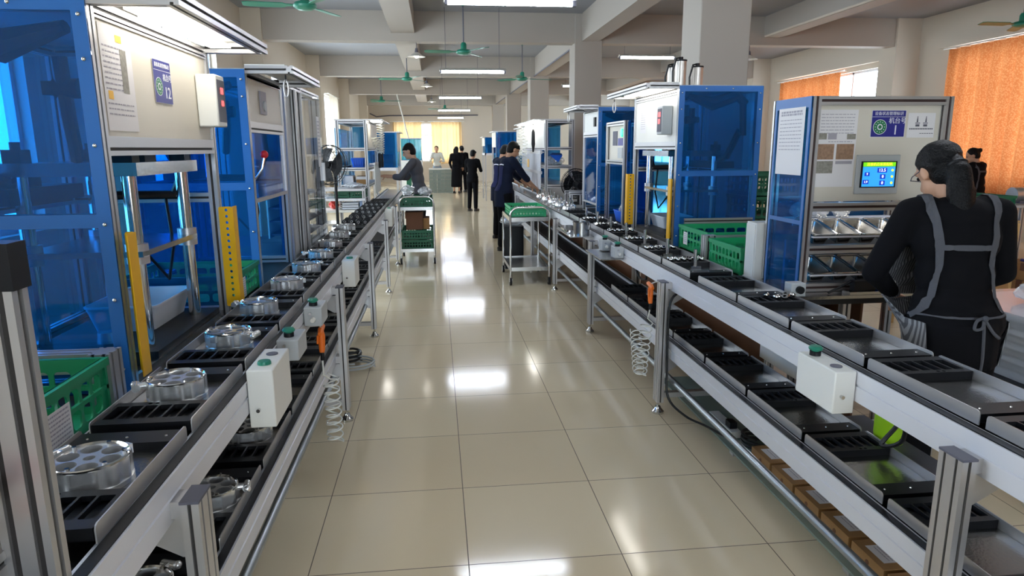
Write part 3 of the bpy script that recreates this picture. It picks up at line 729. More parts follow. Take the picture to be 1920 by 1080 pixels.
    L.build('cable_loom', cable_m, t); MB(F).tube([(.2, y1-.1, zb+.55), (.15, y1-.2, zb+.35), (.2, y1-.15, zb+.2), (.3, y1-.1, zb+.3)], .007, 6).build('loose_cable', cable_m, t)
    MB(F).cyl((.1, y0+.12, zb+.93), (.17, y0+.12, zb+.93), .03, n=12).box(.17, .2, y0+.1, y0+.14, zb+.91, zb+.95).build('sensor_unit', blk, t)
    if pane:
        MB(F).box(.012, .016, y0+w, y1-w, pane[0], pane[1]).build('front_window', blue_ac, t)
        MB(F).box(0, .02, y0+w, y1-w, pane[0]-.02, pane[0]).build('window_sill_rail', alu, t)
    if cyls:
        for i, (u, y, h) in enumerate(((.25, y1-.25, .22), (.25, y1-.43, .25), (.42, y1-.36, .21))):
            c = MB(F).cyl((u, y, zt+.005), (u, y, zt+h), .046, n=20).build('booster_cylinder', cyl_m, t)
            MB(F).cyl((u, y, zt+h), (u, y, zt+h+.012), .05, n=20).cyl((u, y, zt+h+.012), (u, y, zt+h+.035), .018).build('cylinder_cap', blk, c)
            MB(F).tube([(u, y, zt+h+.03), (u-.05, y-.03, zt+h+.02), (u-.08, y-.04, zt+h-.08), (u-.07, y-.03, zt+.01)], .008, 6).build('air_hose', cable_m, c)
        MB(F).tube([(.08, y0+.4, zt+.005), (.06, y0+.45, zt+.06), (.02, y0+.6, zt+.05), (.05, y0+.7, zt+.005)], .008, 6).box(.0, .06, y0+.5, y0+.62, zt+.005, zt+.04).build('valve_fitting', cyl_m, t)
    return t, F

m12, F12 = press_machine(-1, -.42, 2.13, 3.17, .815, 1.985, .64, 'blue glazed press machine on the left with number 12 sign and yellow guards', sign=('12', 2.645, 1.80))
sheet(m12, 'plastic_sleeve_sheet', (-.4275, 2.30, 1.775), (0, 1, 0), (0, 0, 1), .21, .31, [(-.44, .2, .3-.05*i, .014) for i in range(9)]+[(-.44, .4, -.24-.05*i, .014) for i in range(3)], [(.1, .3, -.12, .3, photo_a), (.0, .2, .36, .43, yellow), (-.4, -.25, -.2, -.12, yellow)], seed=3)
m7, F7 = press_machine(1, 2.3, 4.88, 6.0, .83, 1.995, .63, 'blue press machine on the right with hood lamp, yellow guards and cylinders on top', cyls=True, hook='lamp')
sheet(m7, 'notice_sheet', (2.3077, 5.75, 1.78), (0, -1, 0), (0, 0, 1), .16, .2, [(-.4, .35, .4-.09*i, .02) for i in range(9)], seed=8)
m11, F11 = press_machine(-1, -.42, 3.74, 4.58, .83, 1.965, .62, 'narrow blue machine with a hooked hood and round dial, behind the number 12 press', press=False, guards=False, hood=.2, upper=(1.69, 1.94), pane=(1.30, 1.65), hook=True, display=False)
d = MB(F11).box(-.004, .006, 4.02, 4.14, 1.755, 1.88).build('dial_plate', ink_l, m11)
MB(F11).cyl((-.012, 4.08, 1.80), (-.004, 4.08, 1.80), .028, n=20).build('round_dial', greyp, d)
lv = MB(F11).tube([(.01, 3.80, 1.40), (-.03, 3.82, 1.46), (-.04, 3.84, 1.52)], .006, 8).build('lever', chrome, m11); MB(F11).sph((-.04, 3.845, 1.535), .022, 12, 8).build('lever_knob', red, lv)
m6, F6 = press_machine(1, 2.3, 7.36, 8.12, .84, 1.99, .6, 'blue machine with a hooked hood further down the right line', press=False, guards=False, hood=.2, upper=(1.72, 1.96), pane=(.95, 1.68), hook=True, display=False)
MB(F6).box(-.01, .006, 7.48, 7.55, 1.79, 1.89).build('hand_switch', blk, m6)

# grey cabinet with clear doors after machine 11
t = thing('test_cabinet', 'tall grey aluminium cabinet with clear acrylic doors on the left line', 'cabinet', (-.72, 5.32, .83)); F = frame_fn(-1, -.42)
for y in (4.66, 5.22, 5.98):
    for u in (.04, .58): MB(F).prof((u, y, .83), (u, y, 2.0), .08, .04, up=(0, 1, 0)).build('frame_post', [alu, groove], t)
MB(F).prof((.02, 4.64, 1.98), (.02, 6.0, 1.98)).prof((.58, 4.64, 1.98), (.58, 6.0, 1.98)).prof((.02, 4.66, 1.98), (.58, 4.66, 1.98)).prof((.02, 5.98, 1.98), (.58, 5.98, 1.98)).build('frame_rails', [alu, groove], t)
MB(F).box(.02, .03, 4.7, 5.2, .84, 1.96).build('grey_front_panel', greyp, t)
MB(F).prof((.0, 4.95, .84), (.0, 4.95, 1.96), .03, .06, up=(0, 1, 0)).build('vertical_duct', [alu, groove], t)
dr = MB(F).box(-.01, -.005, 5.24, 5.97, .86, 1.97).build('clear_door', clear_ac, t)
MB(F).box(-.03, -.01, 5.9, 5.93, 1.3, 1.45).build('door_handle', alu, dr)
MB(F).box(.3, .31, 5.24, 5.96, .9, 1.95).build('inner_back_panel', white, t)
for z in (.92, 1.02, 1.12, 1.22): MB(F).box(.02, .3, 5.26, 5.94, z, z+.012).build('inner_shelf', ink, t)
MB(F).box(.1, .26, 5.4, 5.7, 1.4, 1.62).build('inner_instrument', greyp, t)
sheet(t, 'taped_notice', F(-.011, 5.8, 1.62), (0, 1, 0), (0, 0, 1), .12, .4, [(-.4, .4, .4-.07*i, .02) for i in range(11)], m=paper, seed=5)

# machine with control panel between the right presses
t = thing('control_stand', 'small machine stand with a cream control panel and green lamp on the right line', 'machine', (2.45, 6.68, .83)); F = frame_fn(1, 2.3)
for y in (6.33, 6.98):
    for u in (.02, .28): MB(F).prof((u, y, .83), (u, y, 1.81), .04, .04, up=(0, 1, 0)).build('frame_post', [alu, groove], t)
fr = MB(F)
for z in (1.79, 1.42):
    fr.prof((.02, 6.35, z), (.02, 6.96, z)).prof((.28, 6.35, z), (.28, 6.96, z))
fr.build('frame_rails', [alu, groove], t)
MB(F).box(.03, .035, 6.35, 6.96, 1.44, 1.77).build('control_panel', beige, t); cp = t.children[-1]
MB(F).cyl((.015, 6.47, 1.70), (.03, 6.47, 1.70), .04, n=18).build('green_lamp', green_led, cp)
MB(F).box(.024, .03, 6.45, 6.62, 1.58, 1.65).build('blue_label', sign_b, cp); MB(F).box(.024, .03, 6.66, 6.82, 1.58, 1.72).build('round_logo_plate', ink, cp); MB(F).box(.018, .03, 6.44, 6.6, 1.46, 1.56).build('meter_box', greyp, cp)
MB(F).box(.03, .28, 6.3, 6.306, .84, 1.8).build('near_side_panel', blue_ac, t); MB(F).box(.29, .296, 6.33, 6.98, .84, 1.8).build('rear_panel', blue_ac, t)
v, f = fill([rect(0, .03, .86, 1.38)]+[circ(.015, .9+i*.03, .006, 8) for i in range(15)], .003)
MB(F).add([(-.005, 6.94+a, b) for a, b, c in v], f).build('sensor_strip', ink, t)

# ---------------------------------------------------------------- machine 1 (operator face towards the camera)
t = m1 = thing('assembly_station', 'assembly station with number 1 sign, touch screen and steel parts bins', 'machine', (2.65, 3.3, .86))
YA = 3.06; X0, X1 = 2.29, 2.995; ZB, ZT = .86, 1.79
g2 = [alu, brown_groove]
for x in (X0+.02, X1-.02):
    for y in (YA+.02, YA+.36): MB().prof((x, y, ZB), (x, y, ZT), .04, .04, up=(0, 1, 0), sw=.006).build('frame_post', g2, t)
fr = MB()
for z in (ZT-.02, 1.275, 1.07, .882): fr.prof((X0+.04, YA+.02, z), (X1-.04, YA+.02, z), .04, .04, sw=.006)
for x in (X0+.02, X1-.02): fr.prof((x, YA+.04, ZT-.02), (x, YA+.34, ZT-.02), sw=.006)
fr.prof((X0+.04, YA+.36, ZT-.02), (X1-.04, YA+.36, ZT-.02), sw=.006); fr.build('frame_rails', g2, t)
pn = MB().box(X0+.04, X1-.04, YA+.03, YA+.036, 1.30, 1.75).build('instrument_panel', beige, t)
yp = YA+.0285
sign_plate(pn, (2.69, yp, 1.665), (1, 0, 0), (0, 0, 1), .175, .125, '1')
sheet(pn, 'work_instruction_sheet', (2.435, yp, 1.55), (1, 0, 0), (0, 0, 1), .2, .36, [(-.42, .42, .44-.04*i, .009) for i in range(7)]+[(-.2, .4, .09, .01)],
      [(-.46, -.25, .12, .2, photo_a), (-.22, 0, .12, .2, ink_l), (.26, .48, .12, .19, photo_a), (-.47, -.04, -.14, .06, photo_b), (.02, .46, -.14, .06, photo_b), (-.47, -.04, -.32, -.16, photo_a), (.02, .44, -.2, -.16, ink_l)], seed=11)
lg = MB().box(2.86-.07, 2.86+.07, yp-.001, yp, 1.60, 1.715).build('company_card', paper, pn)
l_ = MB()
for s in (-1, 1): l_.prism([(2.86+s*.022-.004, 1.672), (2.86+s*.022+.004, 1.672), (2.86+s*.022+.001, 1.7), (2.86+s*.022-.001, 1.7)], yp-.0022, yp-.0015, 'y').box(2.86+s*.02-.012, 2.86+s*.02+.012, yp-.0022, yp-.0015, 1.666, 1.670).box(2.86+s*.02-.010, 2.86+s*.02+.010, yp-.0022, yp-.0015, 1.652, 1.662)
for i in range(14): l_.box(2.80+i*.0088, 2.80+i*.0088+.006, yp-.0022, yp-.0015, 1.638, 1.644)
for i in range(6): l_.box(2.855+i*.012, 2.855+i*.012+.009, yp-.0022, yp-.0015, 1.618, 1.621)
l_.build('twin_tower_logo', ink, lg)
# touch screen
sc = MB().box(2.545, 2.765, yp-.012, yp, 1.335, 1.52).build('touch_screen', greyp, pn, bevel=.003)
MB().box(2.566, 2.75, yp-.0135, yp-.0125, 1.365, 1.49).build('screen_bezel', blk, sc)
ys = yp-.0145
MB().box(2.576, 2.742, ys, ys+.0008, 1.37, 1.464).build('blue_display', screen_b, sc); MB().box(2.576, 2.742, ys, ys+.0008, 1.465, 1.485).build('green_display_header', screen_g, sc)
fl = MB()
for x0_, x1_, z0_, z1_ in ((2.65, 2.70, 1.436, 1.458), (2.666, 2.694, 1.406, 1.428), (2.666, 2.694, 1.376, 1.398), (2.586, 2.612, 1.42, 1.438), (2.58, 2.61, 1.382, 1.402)): fl.box(x0_, x1_, ys-.0006, ys, z0_, z1_)
fl.build('display_field', screen_d, sc)
tx = text_mb('13.5', .021, (2.675, ys-.001, 1.447), (1, 0, 0), (0, 0, 1)); text_mb('0', .02, (2.68, ys-.001, 1.417), (1, 0, 0), (0, 0, 1), 0, tx); text_mb('0', .02, (2.68, ys-.001, 1.387), (1, 0, 0), (0, 0, 1), 0, tx)
text_mb('9', .015, (2.599, ys-.001, 1.429), (1, 0, 0), (0, 0, 1), 0, tx); text_mb('1.9', .015, (2.595, ys-.001, 1.392), (1, 0, 0), (0, 0, 1), 0, tx)
tx.build('display_digits', screen_w, sc)
tx = text_mb('活塞机芯泵装配机', .0165, (2.659, ys-.001, 1.475), (1, 0, 0), (0, 0, 1))
for z in (1.447, 1.417, 1.387): tx.cyl((2.728, ys-.001, z), (2.728, ys, z), .006, n=10)
tx.build('display_header_text', screen_y, sc)
# blue aisle-side panel with a document in a sleeve
sp = MB().box(X0-.008, X0-.003, YA+.0, YA+.335, ZB-.07, ZT).build('aisle_side_panel', blue_ac, t)
MB().box(X0-.0105, X0-.0085, YA, YA+.02, ZB-.07, ZT).box(X0-.0105, X0-.0085, YA+.315, YA+.335, ZB-.07, ZT).box(X0-.0105, X0-.0085, YA+.02, YA+.315, ZT-.05, ZT).box(X0-.0105, X0-.0085, YA+.02, YA+.315, 1.19, 1.21).build('panel_border', blue_p, sp)
sheet(sp, 'sleeved_document', (X0-.012, YA+.165, 1.585), (0, -1, 0), (0, 0, 1), .25, .32, [(-.4, .4, .44, .03), (-.4, .4, .40, .03)]+[(-.42, .4, .32-.055*i, .012) for i in range(9)], m=paper, seed=21)
MB().box(X0+.005, X1, YA+.37, YA+.375, 1.1, ZT).build('rear_panel', blue_ac, t)
MB().box(X0+.005, X1, YA+.375, YA+.38, 1.12, 1.27).build('rear_mesh_panel', ink, t)
# bin racks and bins
for z, nm, mm in ((1.142, 'upper', steel), (.955, 'lower', steel)):
    MB().box(X0+.042, X1-.042, YA-.024, YA-.004, z-.012, z-.004).box(X0+.042, X1-.042, YA+.176, YA+.183, z+.026, z+.036).build('bin_rack_bar', alu_w, t)
for z in (1.255,): MB().box(X0+.05, X1-.05, YA+.195, YA+.33, 1.19, 1.198).build('bag_shelf', alu_w, t)
MB().box(X0+.06, X1-.06, YA+.05, YA+.1, 1.272, 1.28).build('under_lamp', led_m, t)
MB().box(2.195, X1+.02, YA-.1, YA+.34, .845, .86).build('work_surface', steel, t)
MB().box(X0+.04, X1-.04, YA+.22, YA+.24, .86, 1.09).build('lower_back_panel', greyp, t)
def bin_proto():
    o = thing('steel_parts_bin', 'x', 'bin', (0, 0, 0), 'steel parts bins on the number 1 station')
    rot = Matrix.Rotation(R(15), 3, 'X'); b = MB()
    outer = rrect(-.058, .058, 0, .21, .014); inner = rrect(-.046, .046, .012, .195, .018)
    v, f = fill([outer, inner], .003); b.add([rot @ Vector(p) for p in v], f)
    n = len(inner); low = [(x*.72, .03+(y-.0)*.72) for x, y in inner]
    vs = [rot @ Vector((x, y, 0)) for x, y in inner]+[rot @ Vector((x, y, -.06)) for x, y in low]
    b.add(vs, [(i, (i+1) % n, n+(i+1) % n, n+i) for i in range(n)]+[tuple(range(n, 2*n))]); b.build('bin_pan', steel, o)
    r_ = MB().tube([rot @ Vector((x, y, .002)) for x, y in outer]+[rot @ Vector((outer[0][0], outer[0][1], .002))], .0035, 6).build('rolled_rim', chrome, o); return o
B0 = bin_proto()
bn = 0
for row, z, nn in (('upper', 1.142, 5), ('lower', .955, 4)):
    for i in range(nn):
        o = B0 if bn == 0 else copy_tree(B0); bn += 1
        o.location = (X0+.105+i*.123, YA-.02, z); o['label'] = f'steel parts bin on the {row} rack of the number 1 station, {"leftmost" if i == 0 else ORD[i]+" from the left"}'
# small parts in the bins: uncountable
for i, cnt in ((0, 60), (1, 26)):
    b = MB()
    for _ in range(cnt): b.sph((X0+.105+i*.123+random.uniform(-.02, .02), YA+.045+random.uniform(0, .045), 1.121+random.uniform(-.004, .012)), .006, 7, 5)
    o = b.build('metal_pellets', chrome); o['kind'] = 'stuff'; tag(o, f'shiny metal pellets lying in the {"leftmost" if i == 0 else "second"} upper steel bin', 'pellets')
def crumpled_bag(name, c, size, lab, m, seed, fillm=None, cat='bag', group=None):
    rnd = random.Random(seed); b = MB(); n, k = 14, 9; vs = []
    for i in range(k+1):
        tt = PI*i/k
        for j in range(n):
            q = 1+rnd.uniform(-.18, .18); vs.append((c[0]+size[0]/2*math.sin(tt)*math.cos(2*PI*j/n)*q, c[1]+size[1]/2*math.sin(tt)*math.sin(2*PI*j/n)*q, max(c[2], c[2]+size[2]/2+size[2]/2*math.cos(tt)*(1+rnd.uniform(-.15, .15)))))
    b.add(vs, [(i*n+j, i*n+(j+1) % n, (i+1)*n+(j+1) % n, (i+1)*n+j) for i in range(k) for j in range(n)])
    t_ = thing(name, lab, cat, (c[0], c[1], c[2]), group)
    b.build('film', m, t_, smooth=False)
    if fillm:
        f_ = MB()
        for _ in range(int(fillm[1])): f_.sph((c[0]+rnd.uniform(-.32, .32)*size[0], c[1]+rnd.uniform(-.32, .32)*size[1], c[2]+fillm[2]+rnd.uniform(0, .35)*size[2]), fillm[2], 7, 5)
        o_ = f_.build('packed_parts', fillm[0], t_); o_['kind'] = 'stuff'
    return t_
for i, x in enumerate((2.40, 2.51, 2.63)):
    crumpled_bag('parts_bag', (x, YA+.245, 1.1985), (.10, .07, .08), f'clear bag of small metal parts on the shelf above the bins, {["leftmost", "middle", "rightmost"][i]}', bagm, 30+i, (chrome, 40, .006))
# test fixture and grey switch box on the work surface
t = thing('fixture', 'small assembly fixture with cables and blue valves in front of the seated-height bins', 'fixture', (2.62, 2.93, .86))
t['label'] = 'small assembly fixture with cable and blue valves below the lower bins'
MB().box(2.5, 2.72, 2.965, 3.03, .8605, .875).build('fixture_base', steel, t); MB().box(2.53, 2.66, 2.98, 3.02, .876, .925).build('motor_block', blk, t)
MB().cyl((2.68, 2.99, .875), (2.68, 2.99, .99), .008).cyl((2.70, 3.01, .875), (2.70, 3.01, .97), .007).build('guide_rods', chrome, t)
MB().box(2.64, 2.67, 2.98, 3.0, .875, .9).box(2.70, 2.72, 2.98, 3.0, .875, .9).build('blue_valve', blue_bin, t)
MB().tube([(2.53, 3.01, .92), (2.46, 3.0, .89), (2.41, 3.0, .868)], .006, 6).build('cable', cable_m, t)
t = thing('switch_box', 'grey switch box with a black rotary knob at the foot of the number 1 station', 'switch box', (2.225, 2.98, .86))
MB().box(2.2, 2.275, 2.965, 3.03, .8605, .925).build('box_body', greyp, t, bevel=.004); MB().cyl((2.24, 2.965, .895), (2.24, 2.945, .895), .018).build('rotary_knob', blk, t)

# ================================================================ TABLES, BINS, CRATES
def table(x0, x1, y0, y1, zt, lab, top_m, panel=None, skirt=None):
    t = thing('work_table', lab, 'table', ((x0+x1)/2, (y0+y1)/2, 0))
    MB().box(x0, x1, y0, y1, zt-.025, zt).build('table_top', top_m, t)
    for x in (x0+.2, x1-.03) if x0 > 0 else (x0+.03, x1-.03):
        for y in (y0+.03, y1-.03): MB().prof((x, y, 0), (x, y, zt-.025), .04, .04, up=(0, 1, 0)).build('leg', [alu, groove], t)
    if panel: MB().box(panel[0], panel[0]+.012, y0+.06, y1-.06, .02, zt-.03).build('back_panel', panel[1], t)
    if skirt: MB().box(skirt[0], skirt[0]+.012, skirt[1], skirt[2], skirt[3], zt-.03).build('front_skirt', white, t)
    return t
table(-1.15, -.385, 1.54, 3.2, .813, 'black topped work table under the number 12 press', dkblk, (-.8, ink))
table(-1.15, -.385, 3.22, 6.05, .829, 'black topped work table under the dial machine and clear-door cabinet', dkblk, (-.8, ink))
table(2.295, 3.05, 2.96, 3.44, .844, 'work table under the number 1 station with a white front skirt', dkblk, (2.6, card_d), (2.30, 3.0, 3.42, .42))
table(2.195, 3.38, 3.46, 6.1, .828, 'work table under the right press with brown panels below', dkblk, (2.42, card_d))
table(2.195, 3.0, 6.14, 8.3, .828, 'work table under the control stand and second right machine', dkblk, (2.42, card_d))

def wall_panel(L, h, n):
    """one crate wall in 2D (0..L, 0..h) with rounded openings"""
    holes = []; st = (L-.04)/n
    for i in range(n):
        a = .02+st*i+.007; b = .02+st*(i+1)-.007
        holes.append(rrect(a, b, h*.52, h-.035, min(.012, (b-a)*.4), 3)); holes.append(rrect(a, b, .03, h*.46, min(.012, (b-a)*.4), 3))
    return fill([rect(0, L, 0, h)]+holes, .005)
def crate(x0, x1, y0, y1, z, h, m, lab, label=None, group='green plastic crates', name='plastic_crate', n=(6, 8)):
    t = thing(name, lab, 'crate', ((x0+x1)/2, (y0+y1)/2, z), group); b = MB()
    v, f = wall_panel(y1-y0, h, n[1])
    for x in (x0+.0025, x1-.0025): b.add([(x+c, y0+a, z+bb) for a, bb, c in v], f)
    v, f = wall_panel(x1-x0, h, n[0])
    for y in (y0+.0025, y1-.0025): b.add([(x0+a, y+c, z+bb) for a, bb, c in v], f)
    b.box(x0, x1, y0, y1, z, z+.008)
    b.build('crate_body', m, t)
    r = MB(); e = .012
    for za in (z+h-.022, z+h*.48): 
        k = e if za > z+h*.6 else .006
        r.box(x0-k, x0+.004, y0-k, y1+k, za, za+.022 if k == e else za+.012).box(x1-.004, x1+k, y0-k, y1+k, za, za+.022 if k == e else za+.012).box(x0+.004, x1-.004, y0-k, y0+.004, za, za+.022 if k == e else za+.012).box(x0+.004, x1-.004, y1-.004, y1+k, za, za+.022 if k == e else za+.012)
    for x in (x0, x1):
        for y in (y0, y1): r.box(x-.006, x+.006, y-.006, y+.006, z, z+h-.02)
    r.build('crate_rim', m, t)
    if label == 'x+': sheet(t, 'paper_label', (x1+.008, y0+(y1-y0)*.32, z+h*.42), (0, 1, 0), (0, 0, 1), .11, .1, [(-.42, .42, .4-.11*i, .045) for i in range(8)], seed=4)
    if label == 'x-': sheet(t, 'paper_label', (x0-.008, y1-(y1-y0)*.25, z+h*.5), (0, -1, 0), (0, 0, 1), .08, .09, [(-.4, .4, .35-.15*i, .05) for i in range(5)], seed=6)
    return t
crate(-.93, -.412, 1.56, 1.945, .8135, .172, green, 'green crate with a paper label beside the nearest left tray', 'x+', n=(8, 6))
crate(-.93, -.43, 3.235, 3.70, .83, .15, green, 'green crate between the number 12 press and the dial machine', 'x+')
crate(2.33, 2.86, 4.29, 4.815, .829, .175, green_b, 'bright green crate with a paper label right of the near yellow guard', 'x-')
crate(2.27, 2.72, 3.66, 4.10, .829, .165, green_b, 'bright green crate beside the small white cabinet on the right line')
for i in range(3): crate(2.965, 3.32, 4.98, 5.45, .829+i*.178, .176, green_d, f'dark green crate stacked just right of the right press, {["bottom", "middle", "top"][i]} one')
# profile stops that fence the crates
def stop(name, lab, pts, loc):
    t = thing(name, lab, 'profile frame', loc)
    for i, (a, b_, w, h) in enumerate(pts): MB().prof(a, b_, w, h, up=(0, 1, 0) if abs(a[2]-b_[2]) > .05 else (0, 0, 1)).build('profile_bar', [alu, groove], t)
stop('crate_stop', 'aluminium profile corner behind the labelled green crate on the left', [((-.44, 2.02, .8135), (-.44, 2.02, .985), .06, .08), ((-.47, 2.04, .95), (-1.0, 2.04, .95), .06, .06)], (-.7, 2.03, .8135))
stop('crate_stop', 'aluminium profile post between the two bright green crates', [((2.30, 4.2, .829), (2.30, 4.2, 1.0), .08, .08), ((2.34, 4.2, .975), (2.74, 4.2, .975), .04, .04)], (2.5, 4.2, .829))
stop('crate_stop', 'aluminium profile bar between the near crate and the right press', [((2.37, 4.853, 1.02), (2.9, 4.853, 1.02), .02, .04), ((2.385, 4.853, .829), (2.385, 4.853, 1.0), .02, .04)], (2.6, 4.853, .829))
t = thing('white_cabinet', 'small plain white steel cabinet standing beside the blue number 1 panel', 'cabinet', (2.37, 3.48, .8445))
MB().box(2.245, 2.5, 3.448, 3.56, .8445, 1.16).build('cabinet_body', white, t, bevel=.004); MB().box(2.2405, 2.2445, 3.453, 3.555, .85, 1.15).build('cabinet_door', white, t)
def tub(x0, x1, y0, y1, z, h, m, lab, name='plastic_tub', ribs=0):
    t = thing(name, lab, 'tub', ((x0+x1)/2, (y0+y1)/2, z)); i = .025; cx, cy = (x0+x1)/2, (y0+y1)/2
    b = MB(); lo = rrect(x0+i, x1-i, y0+i, y1-i, .03, 4); hi = rrect(x0, x1, y0, y1, .035, 4); n = len(lo)
    def sc(p, k): return [(cx+(x-cx)*k, cy+(y-cy)*k) for x, y in p]
    rings = [(lo, z), (hi, z+h), (sc(hi, .97), z+h), (sc(lo, .96), z+.006)]
    vs = [(x, y, zz) for p, zz in rings for x, y in p]; fs = [(k*n+a, k*n+(a+1) % n, (k+1)*n+(a+1) % n, (k+1)*n+a) for k in range(3) for a in range(n)]+[tuple(range(n)), tuple(range(3*n, 4*n))]
    b.add(vs, fs); b.build('tub_body', m, t)
    r = MB(); p = sc(hi, 1.02); q = sc(hi, .98); r.add([(x, y, z+h-.004) for x, y in p]+[(x, y, z+h+.004) for x, y in p]+[(x, y, z+h+.004) for x, y in q]+[(x, y, z+h-.004) for x, y in q], [(k*n+a, k*n+(a+1) % n, ((k+1) % 4)*n+(a+1) % n, ((k+1) % 4)*n+a) for k in range(4) for a in range(n)])
    r.build('tub_rim', m, t)
    if ribs:
        rb = MB()
        for k in range(ribs): 
            x = x0+.04+(x1-x0-.08)*k/(ribs-1); rb.box(x-.004, x+.004, y0-.002, y0+.02, z+.02, z+h-.01)
        rb.build('tub_ribs', m, t)
    return t
tub(-.825, -.555, 2.68, 3.085, .8655, .1, poly, 'white plastic tub at the back of the number 12 press')
tub(2.435, 2.705, 5.51, 5.91, .8805, .1, poly, 'white plastic tub inside the right press behind its columns')
tub(2.335, 2.55, 6.40, 6.80, .8295, .11, blue_bin, 'blue plastic tub inside the control stand', ribs=4)
crumpled_bag('plastic_bag', (2.44, 6.6, .87), (.17, .26, .16), 'clear crumpled bag in the blue tub of the control stand', bagm, 41)
t = thing('lime_cup', 'lime green plastic cup inside the lower opening of the dial machine', 'cup', (-.5, 3.93, .83)); MB().lathe([(0, 0), (.028, 0), (.035, .09), (.031, .09), (.025, .006), (0, .006)], (-.52, 3.93, .8295), 20).build('cup_body', lime, t)
MB().lathe([(.034, .078), (.038, .08), (.038, .09), (.034, .092)], (-.52, 3.93, .8295), 20).build('cup_rim', lime, t)
t = thing('bottle', 'lime green bottle standing under the right conveyor below the white button box', 'bottle', (2.22, 2.25, 0)); MB().lathe([(0, .45), (.05, .45), (.055, .48), (.055, .62), (.045, .66), (.018, .69), (.018, .70)], (2.245, 2.25, 0), 20).build('bottle_body', lime, t)
MB().lathe([(0, .73), (.02, .73), (.02, .695), (0, .695)], (2.245, 2.25, 0), 14).build('bottle_cap', blk, t)
t = thing('side_shelf', 'small black shelf under the right conveyor holding the lime bottle and cables', 'shelf', (2.3, 2.25, .43)); MB().box(2.19, 2.31, 1.95, 2.5, .432, .449).build('shelf_board', ink, t)
for y in (1.97, 2.48): MB().prof((2.295, y, 0), (2.34, y, .432), .03, .03, up=(0, 1, 0)).build('leg', [alu, groove], t)

# near-left control cabinet standing over the start of the conveyor
t = thing('control_cabinet', 'cream control cabinet with aluminium posts and red stop button at the left edge', 'cabinet', (-.45, .8, .857))
MB().prof((-.117, 1.06, .857), (-.117, 1.06, 1.36), .074, .04, up=(0, 1, 0), sw=.006).build('frame_post', [alu, groove], t); k = t.children[-1]
MB().box(-.16, -.075, 1.037, 1.083, 1.36, 1.43).build('end_cap', blk, k)
MB().prof((-.17, .45, 1.385), (-.17, 1.06, 1.385), .04, .04).build('top_rail', [alu, groove], t); MB().prof((-.17, .45, .905), (-.17, 1.06, .905), .04, .08).build('bottom_rail', [alu, groove], t)
MB().box(-.168, -.158, .45, 1.06, .945, 1.365).build('cream_panel', beige, t); k = t.children[-1]
MB().cyl((-.158, .985, 1.055), (-.148, .985, 1.055), .024, n=20).cyl((-.148, .985, 1.055), (-.125, .985, 1.055), .018, .022, n=20).build('red_stop_button', red, k)
MB().cyl((-.158, .975, .985), (-.143, .975, .985), .015, n=18).build('orange_push_button', orange, k)
MB().box(-.85, -.15, .45, 1.085, 1.406, 1.42).build('cabinet_top', white, t); MB().box(-.85, -.19, .47, 1.06, .9, 1.40).build('cabinet_shell', greyp, t)
for x, y in ((-.83, .5), (-.83, 1.06)): MB().prof((x, y, 0), (x, y, 1.40), .04, .04, up=(0, 1, 0)).build('frame_post', [alu, groove], t)
t = thing('brass_fitting', 'small brass air fitting on the conveyor bed beside the near cabinet post', 'fitting', (-.08, 1.12, .842)); MB().cyl((-.125, 1.14, .855), (-.125, 1.11, .855), .011, n=14).build('fitting_nut', mat('brass', '#C9B870', .3, .9), t); MB().cyl((-.125, 1.11, .855), (-.125, 1.10, .855), .006, n=12).build('fitting_port', blk, t)
# ---------------------------------------------------------------- button boxes on the rails
def button_box(x0, x1, y0, y1, z0, z1, lab, m, buttons, gland=None, side=-1):
    t = thing('button_box', lab, 'switch box', ((x0+x1)/2, (y0+y1)/2, z0), 'button boxes on the conveyor rails')
    MB().box(x0, x1, y0, y1, z0, z1).build('box_body', m, t, bevel=.004)
    for kind, fx, fy in buttons:
        x, y = x0+(x1-x0)*fx, y0+(y1-y0)*fy
        if kind == 'mush':
            MB().cyl((x, y, z1), (x, y, z1+.014), .019, n=16).build('button_collar', blk, t); MB().lathe([(0, .034), (.018, .033), (.024, .026), (.022, .02), (.012, .018), (.012, .012), (0, .012)], (x, y, z1), 20).build('green_button', fan_g, t)
        elif kind == 'green': MB().lathe([(0, .012), (.019, .011), (.021, .006), (.021, 0), (0, 0)], (x, y, z1), 20).build('green_button', fan_g, t)
        else: MB().cyl((x, y, z1), (x, y, z1+.003), .019, n=20).build('black_button', ink, t)
    MB().cyl(((x0+x1)/2-.01, y0, z0+.06), ((x0+x1)/2-.01, y0-.012, z0+.06), .006, n=10).build('fixing_screw', chrome, t)
    if gland: MB().cyl(((x0+x1)/2, y0, z0+.03), ((x0+x1)/2, y0-.02, z0+.03), .013, .009, n=14).build('cable_gland', white, t)
    return t
button_box(-.058, .022, 2.06, 2.30, .705, .893, 'large white button box with a green and a black button on the left rail', white, [('green', .5, .28), ('black', .5, .72)])
button_box(-.058, .02, 2.46, 2.62, .795, .875, 'small grey box with a green mushroom button, just beyond the large white box', greyp, [('mush', .45, .35)])
button_box(-.058, .02, 2.98, 3.14, .79, .875, 'small grey box with a white cable gland and green button above the orange gun', greyp, [('mush', .45, .3)], True)
button_box(-.058, .022, 4.22, 4.44, .715, .883, 'white button box with a green button, second white one along the left rail', white, [('green', .5, .4)])
button_box(-.058, .022, 7.9, 8.2, .68, .88, 'far white button box on the left rail beside the green cart', white, [('green', .5, .4)])
button_box(1.795, 1.868, 1.93, 2.16, .71, .853, 'white button box with green mushroom and black button on the right rail', white, [('mush', .5, .8), ('black', .5, .25)])
button_box(1.80, 1.868, 4.68, 4.80, .78, .86, 'grey button box on the right rail, nearer of a pair', greyp, [('mush', .5, .5)], True)
